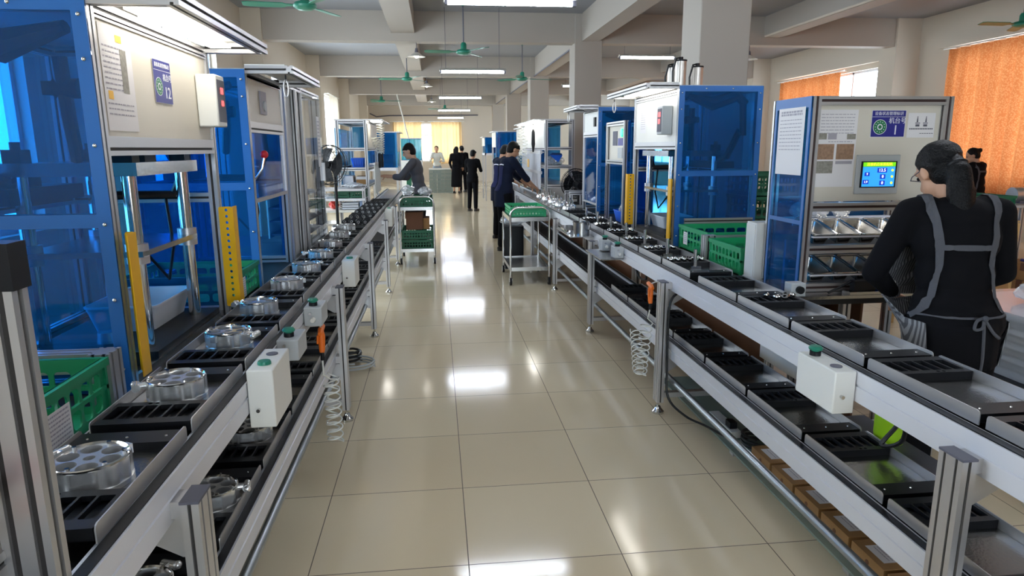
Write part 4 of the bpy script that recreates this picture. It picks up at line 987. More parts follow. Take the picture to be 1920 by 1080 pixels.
button_box(1.80, 1.868, 5.05, 5.17, .78, .86, 'grey button box on the right rail, farther of a pair', greyp, [('mush', .5, .5)], True)

# ---------------------------------------------------------------- air guns and coiled hoses
def helix(p0, p1, r, turns, n=18, squash=1.0):
    p0 = Vector(p0); p1 = Vector(p1); d = (p1-p0); a = d.normalized().cross(Vector((0, 1, 0)))
    a = a.normalized() if a.length > .01 else Vector((1, 0, 0)); b = d.normalized().cross(a); N = int(turns*n)
    return [p0+d*(i/N)+a*r*math.cos(2*PI*i/n)+b*r*math.sin(2*PI*i/n) for i in range(N+1)]
def air_gun(x, y, z, lab):
    t = thing('air_gun', lab, 'tool', (x, y, z-.12), 'orange air guns')
    MB().tube([(x, y, z), (x, y+.005, z-.03), (x, y, z-.09), (x, y-.005, z-.105)], [.012, .017, .014, .011], 10).build('handle', orange, t)
    MB().tube([(x, y-.035, z-.01), (x, y, z), (x, y+.05, z+.005)], [.009, .014, .012], 10).build('gun_head', orange, t)
    MB().tube([(x-.012, y-.02, z-.02), (x-.016, y-.012, z-.06)], .005, 6).build('trigger', orange, t)
    MB().tube([(x, y-.005, z-.105), (x, y-.005, z-.14)], .009, 8).build('hose_fitting', blk, t); return t
g = air_gun(.005, 3.02, .762, 'orange air gun hanging below the grey gland box on the left rail'); MB().tube([(.005, 3.02, .775), (.005, 3.0, .789), (-.05, 2.99, .789)], .004, 6).build('hanging_hook', white, g)
g = air_gun(1.755, 3.70, .78, 'orange air gun hanging from the post of the right conveyor'); MB().tube([(1.755, 3.70, .79), (1.78, 3.70, .80), (1.80, 3.70, .803)], .004, 6).build('hanging_hook', alu, g)
t = thing('coiled_hose', 'clear coiled air hose hanging from the left air gun to the floor', 'hose', (.0, 3.1, .17))
MB().tube([(.005, 3.015, .62), (.004, 3.02, .55), (.02, 3.1, .5), (.04, 3.13, .49)]+helix((.02, 3.12, .48), (.025, 3.12, .175), .036, 8)+helix((.0, 3.2, .18), (.0, 3.32, .46), .03, 5), .004, 6).build('hose_tube', hose, t)
t = thing('coiled_hose', 'clear coiled air hose sagging beside the post of the right conveyor', 'hose', (1.75, 3.85, .18))
MB().tube([(1.752, 3.695, .64), (1.75, 3.72, .58)]+helix((1.75, 3.74, .55), (1.745, 3.80, .2), .034, 9)+helix((1.75, 3.86, .2), (1.80, 4.12, .4), .034, 9), .004, 6).build('hose_tube', hose, t)
t = thing('cable_coil', 'grey and black cable coil on the floor by the second left post', 'cable', (-.1, 4.9, 0))
MB().tube([(-.1+.16*math.cos(a), 4.75+.2*math.sin(a)*.6, .02+.012*i/8) for i, a in enumerate([2*PI*k/14 for k in range(40)])], .007, 6).build('cable_loop', greyp, t)
MB().tube([(-.12+.07*math.cos(a), 4.9+.09*math.sin(a), .02+.02*i/8) for i, a in enumerate([2*PI*k/12 for k in range(36)])], .009, 6).build('plug_cable', cable_m, t)
def cable(lab, pts, r=.007, cat='cable'):
    t = thing('power_cable', lab, cat, tuple(min(p[i] for p in pts) for i in range(3))); MB().tube(pts, r, 6).build('cable_sheath', cable_m, t)
def smooth(pts, k=6):
    o = []; P_ = [Vector(p) for p in pts]
    for i in range(len(P_)-1):
        a, b, c, d = P_[max(i-1, 0)], P_[i], P_[i+1], P_[min(i+2, len(P_)-1)]
        for j in range(k):
            u = j/k; o.append(.5*((2*b)+(c-a)*u+(2*a-5*b+4*c-d)*u*u+(3*b-a-3*c+d)*u**3))
    return o+[P_[-1]]
cable('black cable running down the right conveyor post and along its pipe', smooth([(1.90, 3.66, .74), (1.85, 3.64, .66), (1.852, 3.645, .3), (1.86, 3.62, .12), (1.92, 3.5, .055), (1.98, 3.35, .055), (2.05, 3.15, .055)]))
cable('tangle of black cable by the power strip under the right conveyor', smooth([(2.15+.07*math.cos(a)*(1+.2*math.sin(3*a)), 3.08+.09*math.sin(a), .05+.003*i) for i, a in enumerate([2*PI*k/8 for k in range(22)])], 3), .008)
cable('black cable loop hanging under the right rail beside the lime bottle', smooth([(2.1, 2.0, .73), (2.15, 2.05, .55), (2.12, 2.12, .50), (2.17, 2.1, .6), (2.13, 2.05, .72)]), .008)
cable('black cable loop hanging under the right rail below the grey boxes', smooth([(1.95, 4.7, .74), (1.97, 4.62, .65), (1.98, 4.5, .66), (1.96, 4.45, .74)]), .008)
cable('bundle of black cable hanging under the far left rail', smooth([(-.2, 4.6, .745), (-.18, 4.7, .62), (-.2, 4.85, .58), (-.22, 4.9, .74)]), .01)
t = thing('power_strip', 'white power strip lying on the glass shelf under the right conveyor', 'power strip', (2.1, 3.4, .04)); MB().box(2.06, 2.12, 3.2, 3.5, .0405, .078).build('strip_body', white, t, bevel=.004)
MB().box(2.07, 2.11, 3.24, 3.30, .0785, .113).build('black_plug', blk, t)
t = thing('glass_shelf', 'long green-edged glass shelf near the floor under the right conveyor holding small cartons', 'shelf', (2.15, 2.7, 0)); MB().box(2.005, 2.27, 1.0, 4.2, .030, .040).build('glass_pane', glass_g, t)
for y in (1.05, 2.1, 3.1, 4.15): MB().box(2.02, 2.26, y-.02, y+.02, .0, .0295).build('shelf_support', alu, t)
for i in range(7):
    y = 2.76-i*.205; t = thing('carton', f'small brown carton with a white label on the glass shelf, {["farthest", "second farthest", "third farthest", "fourth farthest", "fifth farthest", "sixth farthest", "nearest"][i]}', 'carton', (2.17, y+.09, .0405), 'small cartons on the glass shelf')
    MB().box(2.05, 2.265, y, y+.185, .0405, .118).build('carton_body', card, t); sheet(t, 'white_label', (2.13, y+.09, .1185), (0, -1, 0), (1, 0, 0), .11, .11, [(-.4, .4, .35-.12*k, .04) for k in range(6)], seed=50+i, d0=.0006)
    MB().cyl((2.0485, y+.09, .09), (2.051, y+.09, .09), .01, n=10).build('thumb_hole', card_d, t)
# bits on the right conveyor beyond the guards
t = thing('steel_side_shelf', 'thin steel shelf bolted to the aisle side of the right rail', 'shelf', (1.74, 5.9, .80)); MB().box(1.66, 1.868, 5.62, 6.3, .812, .82).build('shelf_plate', steel, t); MB().box(1.70, 1.868, 4.7, 5.2, .765, .773).build('shelf_plate', steel, t)
t = thing('steel_dish', 'flat oblong steel dish on the right side shelf', 'dish', (1.74, 6.1, .82)); MB().box(1.68, 1.80, 5.85, 6.28, .8205, .83).build('dish_base', steel, t)
MB().prism(rrect(1.675, 1.805, 5.845, 6.285, .02), .83, .845).build('dish_lid', chrome, t)
t = thing('steel_pot', 'round steel pot on the right side shelf beside the flat dish', 'pot', (1.77, 5.72, .82)); MB().lathe([(0, 0), (.07, 0), (.072, .11), (.068, .11), (.066, .005), (0, .005)], (1.78, 5.735, .8205), 24).build('pot_body', steel, t)
MB().lathe([(.071, .104), (.077, .107), (.077, .112), (.069, .112)], (1.78, 5.735, .8205), 24).build('pot_rim', chrome, t)
# silver pump bodies on the far right conveyor
def pump_proto():
    t = thing('pump_body', 'x', 'casting', (0, 0, 0), 'silver pump bodies on the right conveyor')
    MB().lathe([(0, 0), (.055, 0), (.06, .02), (.05, .05), (.03, .06), (.0, .06)], (0, 0, 0), 16).cyl((.03, 0, .03), (.085, 0, .035), .02, n=12).build('pump_shell', cast, t)
    MB().cyl((-.02, .01, .05), (-.02, .01, .13), .012, n=10).cyl((.02, -.02, .05), (.02, -.02, .1), .01, n=10).build('bolt_stud', chrome, t); return t
PP = pump_proto()
for i in range(10):
    o = PP if i == 0 else copy_tree(PP); o.location = (2.0+(i % 2)*.09, 7.52+i*.25, .862); o.rotation_euler = (0, 0, i*1.3)
    o['label'] = f'silver pump body on the far right conveyor, {ordn(i)} of its row'
for i in range(2):
    t = thing('profile_fixture', f'grey aluminium bracket fixture on the right line before the black fan, {["nearest", "second", "third"][i]}', 'fixture', (2.26, 8.45+i*.3, .8))
    y = 8.42+i*.3; MB().prof((2.22, y, .83), (2.22, y, .98)).prof((2.42, y, .83), (2.42, y, .98)).prof((2.2, y, 1.0), (2.44, y, 1.0)).build('bracket_frame', [alu, groove], t)
table(2.195, 3.0, 8.34, 12.9, .828, 'long work table under the hose rack and black fan on the right line', greyp, (2.42, card_d))

# ================================================================ CARTS, RACKS, FANS
def cart(x0, x1, y0, y1, zt, zl, lab, hz):
    t = thing('trolley', lab, 'cart', ((x0+x1)/2, (y0+y1)/2, 0), 'steel trolleys in the aisle')
    for x in (x0, x1):
        for y in (y0, y1):
            l = MB().tube([(x, y, .12), (x, y, zt)], .0125, 10).build('leg', chrome, t)
            c = MB().cyl((x, y, .085), (x, y, .125), .016, n=10).box(x-.018, x-.014, y-.02, y+.02, .03, .09).box(x+.014, x+.018, y-.02, y+.02, .03, .09).build('caster_fork', steel, l)
            w = MB().cyl((x-.013, y+.01, .05), (x+.013, y+.01, .05), .05, n=18).build('caster_wheel', blk, l)
    for nm, z in (('top_shelf', zt), ('lower_shelf', zl)):
        b = MB().box(x0, x1, y0, y1, z-.006, z)
        for a, c in (((x0, y0), (x1, y0)), ((x1, y0), (x1, y1)), ((x1, y1), (x0, y1)), ((x0, y1), (x0, y0))): b.bar((a[0], a[1], z-.01), (c[0], c[1], z-.01), .012, .045)
        b.build(nm, steel, t)
    k = [(x0, y0, zt)]+[(x0+.09-.09*math.cos(a), y0-.0, hz-.09+.09*math.sin(a)) for a in [PI/2*i/6 for i in range(7)]]+[(x1-.09+.09*math.sin(a), y0, hz-.09+.09*math.cos(a)) for a in [PI/2*i/6 for i in range(7)]]+[(x1, y0, zt)]
    MB().tube(k, .0125, 10).build('push_handle', chrome, t); return t
cart(.035, .49, 9.25, 10.0, .775, .205, 'steel trolley loaded with green crates and bagged silver parts', .925)
cart(1.365, 1.815, 7.62, 8.48, .775, .20, 'steel trolley with one bright green crate on top', .90)
crate(.05, .475, 9.28, 9.95, .777, .13, green_d, 'dark green crate of bagged silver parts on top of the loaded trolley', n=(10, 12))
crate(.055, .47, 9.28, 9.95, .2065, .13, green_d, 'lower dark green crate on the bottom shelf of the loaded trolley', n=(10, 12))
crate(.055, .47, 9.28, 9.95, .3385, .13, green_d, 'upper dark green crate on the bottom shelf of the loaded trolley', n=(10, 12))
crate(1.39, 1.79, 7.75, 8.40, .777, .115, green_b, 'bright green crate on the nearer trolley', n=(10, 12))
t = thing('carton', 'brown carton standing on the crates inside the loaded trolley', 'carton', (.22, 9.6, .47)); MB().box(.11, .34, 9.35, 9.85, .47, .71).build('carton_body', card_d, t); MB().box(.10, .11, 9.36, 9.84, .62, .71).build('carton_flap', card_d, t)
t = thing('carton', 'small brown carton leaning beside the larger one in the loaded trolley', 'carton', (.39, 9.5, .47)); MB().box(.345, .43, 9.4, 9.7, .47, .62).build('carton_body', card, t); MB().box(.345, .43, 9.4, 9.7, .621, .624).build('carton_flap', card_d, t)
crumpled_bag('parts_bag', (.15, 9.5, .909), (.19, .34, .16), 'bag heaped with shiny silver parts, left one on the loaded trolley', bagm, 61, (chrome, 110, .017))
crumpled_bag('parts_bag', (.385, 9.55, .909), (.19, .4, .13), 'bulging clear bag, right one on the loaded trolley', bagm, 62, (chrome, 60, .015))
t = thing('waste_bin', 'black waste bin with a clear liner behind the nearer trolley', 'bin', (1.53, 8.85, 0)); MB().prism(rrect(1.40, 1.66, 8.72, 8.98, .03), 0, .56).build('bin_body', blk, t)
crumpled_bag('bin_liner', (1.53, 8.85, .562), (.34, .34, .13), 'clear crumpled bag spilling over the black waste bin', bagm, 65)
# rack on the left
t = thing('tool_rack', 'aluminium rack with blue panels and hanging spiral hoses before the worker on the left', 'rack', (-.58, 10.3, .62))
x0, x1, y0, y1 = -.79, -.378, 9.5, 11.1
for x in (x0+.02, x1-.02):
    for y in (y0+.02, y1-.02): MB().prof((x, y, 0), (x, y, 1.94), .04, .04, up=(0, 1, 0)).build('frame_post', [alu, groove], t)
for z in (1.92, 1.555, 1.29, 1.06):
    r = MB()
    for y in (y0+.02, y1-.02): r.prof((x0+.04, y, z), (x1-.04, y, z), .04, .04)
    for x in (x0+.02, x1-.02): r.prof((x, y0+.04, z), (x, y1-.04, z), .04, .04)
    if z < 1.9: r.box(x0, x1, y0+.05, y1-.05, z+.0205, z+.024)
    r.build('rack_shelf', [alu, groove], t)
MB().box(x0-.01, -.17, y0, y1, 1.942, 1.955).build('rack_roof', alu, t); MB().box(-.33, -.2, y0+.1, y0+.5, 1.925, 1.941).build('roof_lamp', led_m, t)
MB().box(x0-.012, x0-.004, y0, y1, 1.07, 1.84).build('blue_side_panel', blue_ac, t); MB().box(x0, x1, y1+.002, y1+.008, 1.56, 1.92).build('blue_end_panel', blue_ac, t)
MB().box(x1+.001, x1+.006, y0+.04, y1-.05, 1.58, 1.9).build('cream_front_panel', beige, t)
for i in range(10): MB().cyl((-.30, y0+.1+i*.09, .95), (-.30, y0+.1+i*.09, 1.36), .008, n=8).build('clear_feed_tube', hose, t)
MB().bar((-.30, y0+.05, 1.36), (-.30, y0+1.05, 1.36), .03).bar((-.37, y0+.1, 1.36), (-.30, y0+.1, 1.36), .02).bar((-.37, y0+1.0, 1.36), (-.30, y0+1.0, 1.36), .02).build('feed_tube_bar', alu, t)
for i, y in enumerate((9.7, 10.15)):
    s_ = MB().tube([(-.2, y, 1.94)]+helix((-.22, y, 1.9), (-.24, y+.05, 1.5), .035, 12, 10)+helix((-.24, y+.08, 1.5), (-.32, y+.1, 1.72), .035, 6, 10), .006, 5).build('spiral_air_hose', whitec, t)
    MB().cyl((-.24, y+.05, 1.3), (-.24, y+.05, 1.5), .02, n=10).build('hanging_screwdriver', blk, t)
tub(-.62, -.42, 9.58, 10.0, 1.3155, .12, blue_bin, 'bright blue ribbed tub on the left rack shelf', ribs=5)
t = thing('tool_pile', 'dark heap of small tools beside the blue tub on the left rack', 'tools', (-.7, 9.7, 1.3155))
for i in range(5): MB().bar((-.74+.01*i, 9.6+.04*i, 1.322), (-.65, 9.63+.06*i, 1.324+.006*(i % 2)), .012).build('hand_tool', blk, t)
t = thing('carton', 'open cardboard box on the left rack below the blue tub', 'carton', (-.5, 9.75, 1.085)); MB().box(-.56, -.42, 9.6, 9.9, 1.0845, 1.19).build('carton_body', card, t); MB().box(-.56, -.42, 9.592, 9.6, 1.15, 1.19).build('carton_flap', paper, t)
t = thing('paper_stack', 'white stack of sheets on the left rack beside the open cardboard box', 'paper', (-.67, 9.75, 1.085)); MB().box(-.74, -.6, 9.6, 9.9, 1.0845, 1.2).build('sheets', paper, t)
# shelf unit before the rack
t = thing('shelf_unit', 'low aluminium shelf unit with green crates and a red bag on the left line', 'shelf', (-.68, 9.2, 0))
for x in (-.975, -.402):
    for y in (9.0, 9.42): MB().prof((x, y, 0), (x, y, 1.07), .04, .04, up=(0, 1, 0)).build('post', [alu, groove], t)
for z, m in ((1.05, alu), (.925, clear_ac), (.775, white), (.6, steel)):
    MB().box(-.99, -.385, 8.99, 9.43, z, z+.006).box(-.99, -.385, 8.97, 8.99, z-.022, z+.008).build('shelf_board', m if m is not clear_ac else alu_w, t)
for i in range(2): crate(-.78+i*.2, -.6+i*.2, 9.05, 9.38, .9315, .10, green_d, f'small dark green crate of bagged parts on the left shelf unit, {["left", "right"][i]} one', n=(4, 5))
t = crumpled_bag('red_bag', (-.82, 9.2, .784), (.13, .2, .115), 'red and white striped bag on the left shelf unit', mat('red_striped_film', '#D8453A', .5, var=.5, vscale=40), 71)
for i in range(3):
    t = thing('white_tray', f'white tray stacked on the left shelf unit beside the red bag, {["bottom", "middle", "top"][i]} one', 'tray', (-.58, 9.2, .78+.03*i)); z = .7815+.03*i
    MB().box(-.70, -.48, 9.06, 9.36, z, z+.006).box(-.70, -.695, 9.06, 9.36, z, z+.028).box(-.485, -.48, 9.06, 9.36, z, z+.028).box(-.70, -.48, 9.06, 9.065, z, z+.028).box(-.70, -.48, 9.355, 9.36, z, z+.028).build('tray_body', poly, t)
    MB().box(-.71, -.70, 9.06, 9.36, z+.02, z+.028).build('tray_lip', white, t)
crumpled_bag('parts_bag', (-.55, 9.2, 1.058), (.26, .3, .07), 'clear bag of silver parts lying on the left shelf unit top', bagm, 73, (chrome, 30, .012))
crumpled_bag('parts_bag', (-.88, 9.2, .932), (.16, .3, .06), 'pale crumpled bag beside the small green crates on the left shelf unit', bagm, 74)
t = thing('folder', 'pale blue folder standing on the left shelf unit', 'folder', (-.42, 9.2, .78)); MB().box(-.47, -.44, 9.08, 9.3, .7815, .91).build('cover', mat('pale_blue_card', '#9DB4D8', .5), t); MB().box(-.468, -.442, 9.3, 9.305, .785, .905).build('pages', paper, t)
# circular fans
def cage_fan(c, r, yaw, lab, base_z, m=blk):
    t = thing('cage_fan', lab, 'fan', (c[0], c[1], base_z)); c = Vector(c); rot = Matrix.Rotation(yaw, 3, 'Z') @ Matrix.Rotation(R(-8), 3, 'X')
    def P(a, rr, d): return c+rot @ Vector((rr*math.cos(a), d, rr*math.sin(a)))
    g = MB()
    for rr, d in ((r, 0), (r*.98, -.05), (r*.75, -.075), (r*.45, -.085), (r*.98, .05), (r*.7, .08), (r*.4, .09)): g.tube([P(2*PI*i/28, rr, d) for i in range(29)], .003 if rr < r else .006, 5, cap=False)
    for k in range(20):
        a = 2*PI*k/20; g.tube([P(a, .03, -.09), P(a, r*.6, -.08), P(a, r, -.03), P(a, r, .03), P(a, r*.6, .085), P(a, .04, .095)], .002, 4)
    g.build('wire_cage', m, t)
    MB().cyl(P(0, 0, .03), P(0, 0, .17), .055, .045, 16).build('motor', m, t); MB().cyl(P(0, 0, -.05), P(0, 0, .03), .04, n=14).build('hub', m, t)
    for k in range(3):
        bl = MB(); a0 = 2*PI*k/3; vs = []
        for i in range(5):
            for j in range(4):
                rr = .04+(r*.86-.04)*j/3; a = a0+(i/4-.5)*1.75; vs.append(P(a, rr, -.01+.04*(i/4-.5)))
        bl.add(vs, [(i*4+j, i*4+j+1, (i+1)*4+j+1, (i+1)*4+j) for i in range(4) for j in range(3)]); bl.build('blade', m, t)
    q = P(0, 0, .1); MB().tube([q, (q.x, q.y, base_z+.02)], .018, 10).build('pole', m, t)
    MB().lathe([(0, .03), (.05, .028), (.15, .012), (.16, 0), (0, 0)], (q.x, q.y, base_z+.0005), 24).build('base', m, t)
cage_fan((-.70, 8.2, 1.38), .23, R(-30), 'black wire cage fan on a pole beside the clear-door cabinet', 0)
cage_fan((2.40, 9.0, 1.09), .2, R(190), 'black cage fan on the table right of the hose rack', .8285)
# hose rack on the right
t = thing('hose_rack', 'aluminium rack with a row of clear feed tubes beside the navy workers', 'rack', (2.36, 11.2, .83))
x0, x1, y0, y1 = 2.14, 2.58, 10.0, 12.6
for x in (x0+.02, x1-.02):
    for y in (y0+.02, y1-.02): MB().prof((x, y, .8285 if x > 2.19 else .87), (x, y, 1.96), .04, .04, up=(0, 1, 0)).build('frame_post', [alu, groove], t)
for z in (1.94, 1.55, 1.28, 1.0):
    r = MB()
    for y in (y0+.02, y1-.02): r.prof((x0+.04, y, z), (x1-.04, y, z), .04, .04)
    for x in (x0+.02, x1-.02): r.prof((x, y0+.04, z), (x, y1-.04, z), .04, .04)
    if z < 1.9: r.box(x0+.04, x1, y0+.05, y1-.05, z+.0205, z+.024)
    r.build('rack_shelf', [alu, groove], t)
MB().box(1.98, x1, y0, y1, 1.962, 1.975).build('rack_roof', alu, t); MB().box(2.0, 2.1, y0+.2, y1-.3, 1.945, 1.961).build('roof_lamp', led_m, t)
MB().box(x0-.006, x0-.001, y0+.04, y1-.04, 1.57, 1.92).build('white_front_panel', white, t)
MB().box(x0+.1, x0+.3, y1-.3, y1-.29, 1.56, 1.92).box(x1+.001, x1+.006, y0+1.2, y1, 1.0, 1.94).build('blue_panel', blue_ac, t)
for i in range(22): MB().cyl((2.09, y0+.12+i*.1, .95), (2.09, y0+.12+i*.1, 1.5), .011, n=8).build('clear_feed_tube', alu_w, t)
MB().bar((2.09, y0+.05, 1.5), (2.09, y0+2.3, 1.5), .03, .05).bar((2.09, y0+.05, 1.2), (2.09, y0+2.3, 1.2), .03, .04).bar((2.09, y0+.1, 1.5), (2.14, y0+.1, 1.5), .02).bar((2.09, y0+2.2, 1.5), (2.14, y0+2.2, 1.5), .02).build('feed_tube_bar', alu, t)
s_ = MB().tube([(2.05, 10.6, 1.96), (2.05, 10.6, 1.84)], .004, 5).tube([(2.05, 10.6, 1.84), (2.05, 10.6, 1.8), (2.05, 10.6, 1.62), (2.05, 10.6, 1.5)], [.012, .026, .03, .012], 12).build('hanging_driver', blk, t)
for y in (11.3, 12.0): MB().tube(helix((2.03, y, 1.95), (2.0, y+.05, 1.3), .04, 12, 10), .006, 5).build('spiral_air_hose', whitec, t)
MB().box(2.075, 2.08, 11.3, 11.5, 1.25, 1.38).build('yellow_warning_label', yellow, t)
for i, (x, y) in enumerate(((2.25, 10.2), (2.42, 10.4))): crumpled_bag('parts_bag', (x, y, 1.3055), (.16, .26, .13), f'pale crumpled bag on the hose rack shelf, {["left", "right"][i]} one', bagm, 81+i)
t = thing('blue_cloth', 'blue cloth lying on the bags in the hose rack', 'cloth', (2.33, 10.15, 1.41)); MB().add([(2.22, 10.08, 1.46), (2.42, 10.1, 1.45), (2.36, 10.12, 1.35), (2.3, 10.3, 1.49), (2.44, 10.28, 1.48)], [(0, 2, 1), (0, 1, 4, 3)]).build('cloth', blue_bin, t, smooth=False); t = None
# white pole under the far beam
t = thing('pole', 'thin white pole leaning up to a far beam behind the left worker', 'pole', (.02, 25.2, 0)); MB().tube([(.03, 25.2, 0), (-.78, 25.25, 3.47)], .022, 8).build('tube', white, t); MB().cyl((.03, 25.2, 0), (.03, 25.2, .02), .05, n=12).build('foot_plate', white, t)

# far machines
def far_machine(side, x0, y0, y1, zb, zt, lab, d=.5):
    F = frame_fn(side, x0); t = thing('far_machine', lab, 'machine', (x0+side*d/2, (y0+y1)/2, 0))
    for u in (.02, d-.02):
        for y in (y0+.02, y1-.02): MB(F).bar((u, y, 0), (u, y, zt), .04).build('frame_post', alu, t)
    MB(F).box(0, d, y0, y1, zb-.06, zb).build('table_top', alu_w, t)
    MB(F).box(0.005, d, y0-.004, y0, zb, zt).build('blue_near_panel', blue_ac, t); MB(F).box(d, d+.004, y0, y1, zb, zt).build('blue_rear_panel', blue_ac, t); MB(F).box(0, d, y1, y1+.004, zb, zt).build('blue_far_panel', blue_ac, t)
    MB(F).box(-.004, .0, y0+.04, y1-.04, zb+(zt-zb)*.45, zt).build('cream_front_panel', beige, t); MB(F).box(-.06, d, y0, y1, zt, zt+.02).build('roof', alu, t)
    MB(F).box(.1, d-.1, y0+.2, y1-.2, zb, zb+.25).build('inner_unit', ink, t)
far_machine(1, 1.93, 15.9, 17.0, 1.3, 1.93, 'far blue machine with a cream front edge behind the navy workers')
far_machine(1, 2.0, 20.5, 21.7, 1.42, 1.88, 'farthest blue topped machine bench on the right, beyond the woman in black')
far_machine(1, 2.2, 13.0, 14.1, 1.0, 1.93, 'blue machine just beyond the hose rack')
far_machine(-1, -.2, 13.6, 14.8, 1.2, 1.87, 'blue machine just beyond the left hose rack', .6)
t = thing('test_chamber', 'pale floor cabinet with a dark green stripe and blue top behind the left worker', 'machine', (-.06, 17.5, 0))
MB().box(-.32, .2, 17.2, 18.0, 0, 1.28).build('cabinet_body', white, t); MB().box(-.2, -.08, 17.19, 17.2, .1, 1.2).build('green_stripe', green_d, t); MB().box(-.31, .19, 17.2, 18, 1.281, 1.80).build('blue_hood', blue_ac, t); MB().box(-.32, .2, 17.19, 18.0, 1.80, 1.82).build('hood_top', alu, t)
# far stacked crates in the aisle
first = None
for s_ in range(3):
    for i in range(6):
        lab = f'grey and green crate in the far aisle stacks, {["left", "middle", "right"][s_]} stack, {ORD[i]} from the bottom'
        if first is None:
            first = crate(-.13, .13, -.2, .2, 0, .13, mat('grey_crate_plastic', '#8E9A92', .5), lab, n=(4, 5), group='far stacked crates'); o = first
        else: o = copy_tree(first, label=lab)
        o.location = (.42+s_*.285, 24.9, .001+i*.136)
t = thing('white_box', 'white board lying over the far crate stacks', 'board', (.7, 24.9, .82)); MB().box(.28, 1.13, 24.7, 25.1, .819, .86).build('board', white, t); t = None

# ================================================================ RIGHT HALL
t = thing('wooden_stand', 'pale wooden stand under a dark green crate behind the seated-height boxes', 'stand', (4.85, 5.25, 0)); t['label'] = 'pale wooden stand carrying a dark green crate in the right hall'
for x in (4.58, 5.24):
    for y in (5.02, 5.5): MB().bar((x, y, 0), (x, y, .94), .045).build('leg', wood, t)
for z in (.92, .60, .2):
    b = MB()
    for y in (5.02, 5.5): b.bar((4.58, y, z), (5.24, y, z), .03, .05)
    b.build('cross_rail', wood, t)
MB().box(4.56, 5.26, 5.0, 5.52, .945, .96).build('top_board', wood, t)
crate(4.60, 5.20, 5.02, 5.46, .961, .20, green_d, 'dark green crate on the wooden stand beside the woman in the apron', n=(8, 6))
for i, (x0, x1, y0, y1, z, h) in enumerate(((5.33, 5.93, 4.75, 5.25, .0, .26), (5.33, 5.93, 4.75, 5.25, .262, .2), (5.35, 5.91, 4.77, 5.23, .464, .14))):
    t = thing('carton', f'brown shipping carton by the wooden stand, {["bottom", "middle", "top"][i]} of its stack', 'carton', ((x0+x1)/2, (y0+y1)/2, z)); b = MB().box(x0, x1, y0, y1, z, z+h).build('carton_body', card, t); MB().box(x0-.001, x1+.001, (y0+y1)/2-.03, (y0+y1)/2+.03, z+h*.55, z+h+.001).build('packing_tape', card_d, t)
    pr = MB()
    for k in range(3): pr.box(x0+.08+k*.16, x0+.18+k*.16, y0-.002, y0-.0005, z+h*.3, z+h*.5)
    pr.build('printed_marks', card_d, t)
t = thing('blue_cloth', 'blue cloth folded on top of the shipping cartons', 'cloth', (5.5, 5.0, .605)); MB().box(5.4, 5.8, 4.8, 5.1, .605, .63).build('cloth', sign_b, t, bevel=.01); t = None
t = thing('carton_sheet', 'flat cardboard sheet leaning on the wooden stand', 'cardboard', (4.9, 4.8, 0)); MB().add([(4.55, 4.72, 0), (5.1, 4.72, 0), (5.14, 4.95, .62), (4.6, 4.95, .62), (4.55, 4.73, 0), (5.1, 4.73, 0), (5.14, 4.96, .62), (4.6, 4.96, .62)], [(0, 1, 2, 3), (7, 6, 5, 4), (0, 4, 5, 1), (1, 5, 6, 2), (2, 6, 7, 3), (3, 7, 4, 0)]).build('sheet', card, t); t = None
t = thing('wrapped_stack', 'film wrapped stack of grey trays on a low black stand right of the woman', 'stack', (3.8, 3.2, .4))
for i in range(9): MB().box(3.28+.01*(i % 2), 4.3, 2.62, 3.37, .462+i*.034, .488+i*.034).build('grey_tray', greyp if i % 2 else poly, t)
MB().box(3.262, 4.32, 2.605, 3.385, .46, .772).build('stretch_film', bagm, t)
t = thing('low_stand', 'low black stand under the film wrapped trays', 'stand', (3.8, 3.15, 0)); MB().box(3.2, 4.35, 2.56, 3.42, .42, .459).build('stand_top', blk, t)
for x in (3.25, 4.3):
    for y in (2.62, 3.37): MB().bar((x, y, 0), (x, y, .42), .05).build('leg', blk, t)
crumpled_bag('plastic_bag', (3.6, 3.0, .7735), (.3, .3, .12), 'clear crumpled bag on the film wrapped trays', bagm, 91)
t = thing('white_tub', 'white plastic tub on the floor right of the near conveyor', 'tub', (3.2, 2.2, 0)); tub(3.05, 3.45, 2.0, 2.5, .0, .3, white, 'white plastic tub on the floor right of the near conveyor'); bpy.data.objects.remove(t)
table(6.6, 8.0, 6.6, 7.4, .93, 'grey bench in the right hall in front of the orange curtain', greyp)
t = thing('bench_motor', 'grey rounded motor standing on the bench at the right edge', 'motor', (7.1, 6.9, .93)); MB().cyl((6.9, 6.9, 1.02), (7.3, 6.9, 1.02), .085, n=20).build('motor_drum', galv, t); MB().box(6.95, 7.25, 6.83, 6.97, .9305, .96).build('motor_foot', ink, t)
table(7.6, 9.2, 9.9, 10.6, .75, 'work bench in front of the far worker by the orange curtain', greyp)
t = thing('wire_basket', 'wire basket on the bench before the orange curtain', 'basket', (8.6, 10.2, .75)); b = MB()
for k in range(7): b.bar((8.25+k*.12, 10.0, .752), (8.25+k*.12, 10.0, .98), .006).bar((8.25+k*.12, 10.4, .752), (8.25+k*.12, 10.4, .98), .006)
for z in (.755, .87, .98): b.bar((8.25, 10.0, z), (8.97, 10.0, z), .008).bar((8.25, 10.4, z), (8.97, 10.4, z), .008).bar((8.25, 10.0, z), (8.25, 10.4, z), .008).bar((8.97, 10.0, z), (8.97, 10.4, z), .008)
b.build('basket_wires', alu, t); MB().box(8.25, 8.97, 10.0, 10.4, .7505, .754).build('basket_floor', greyp, t)

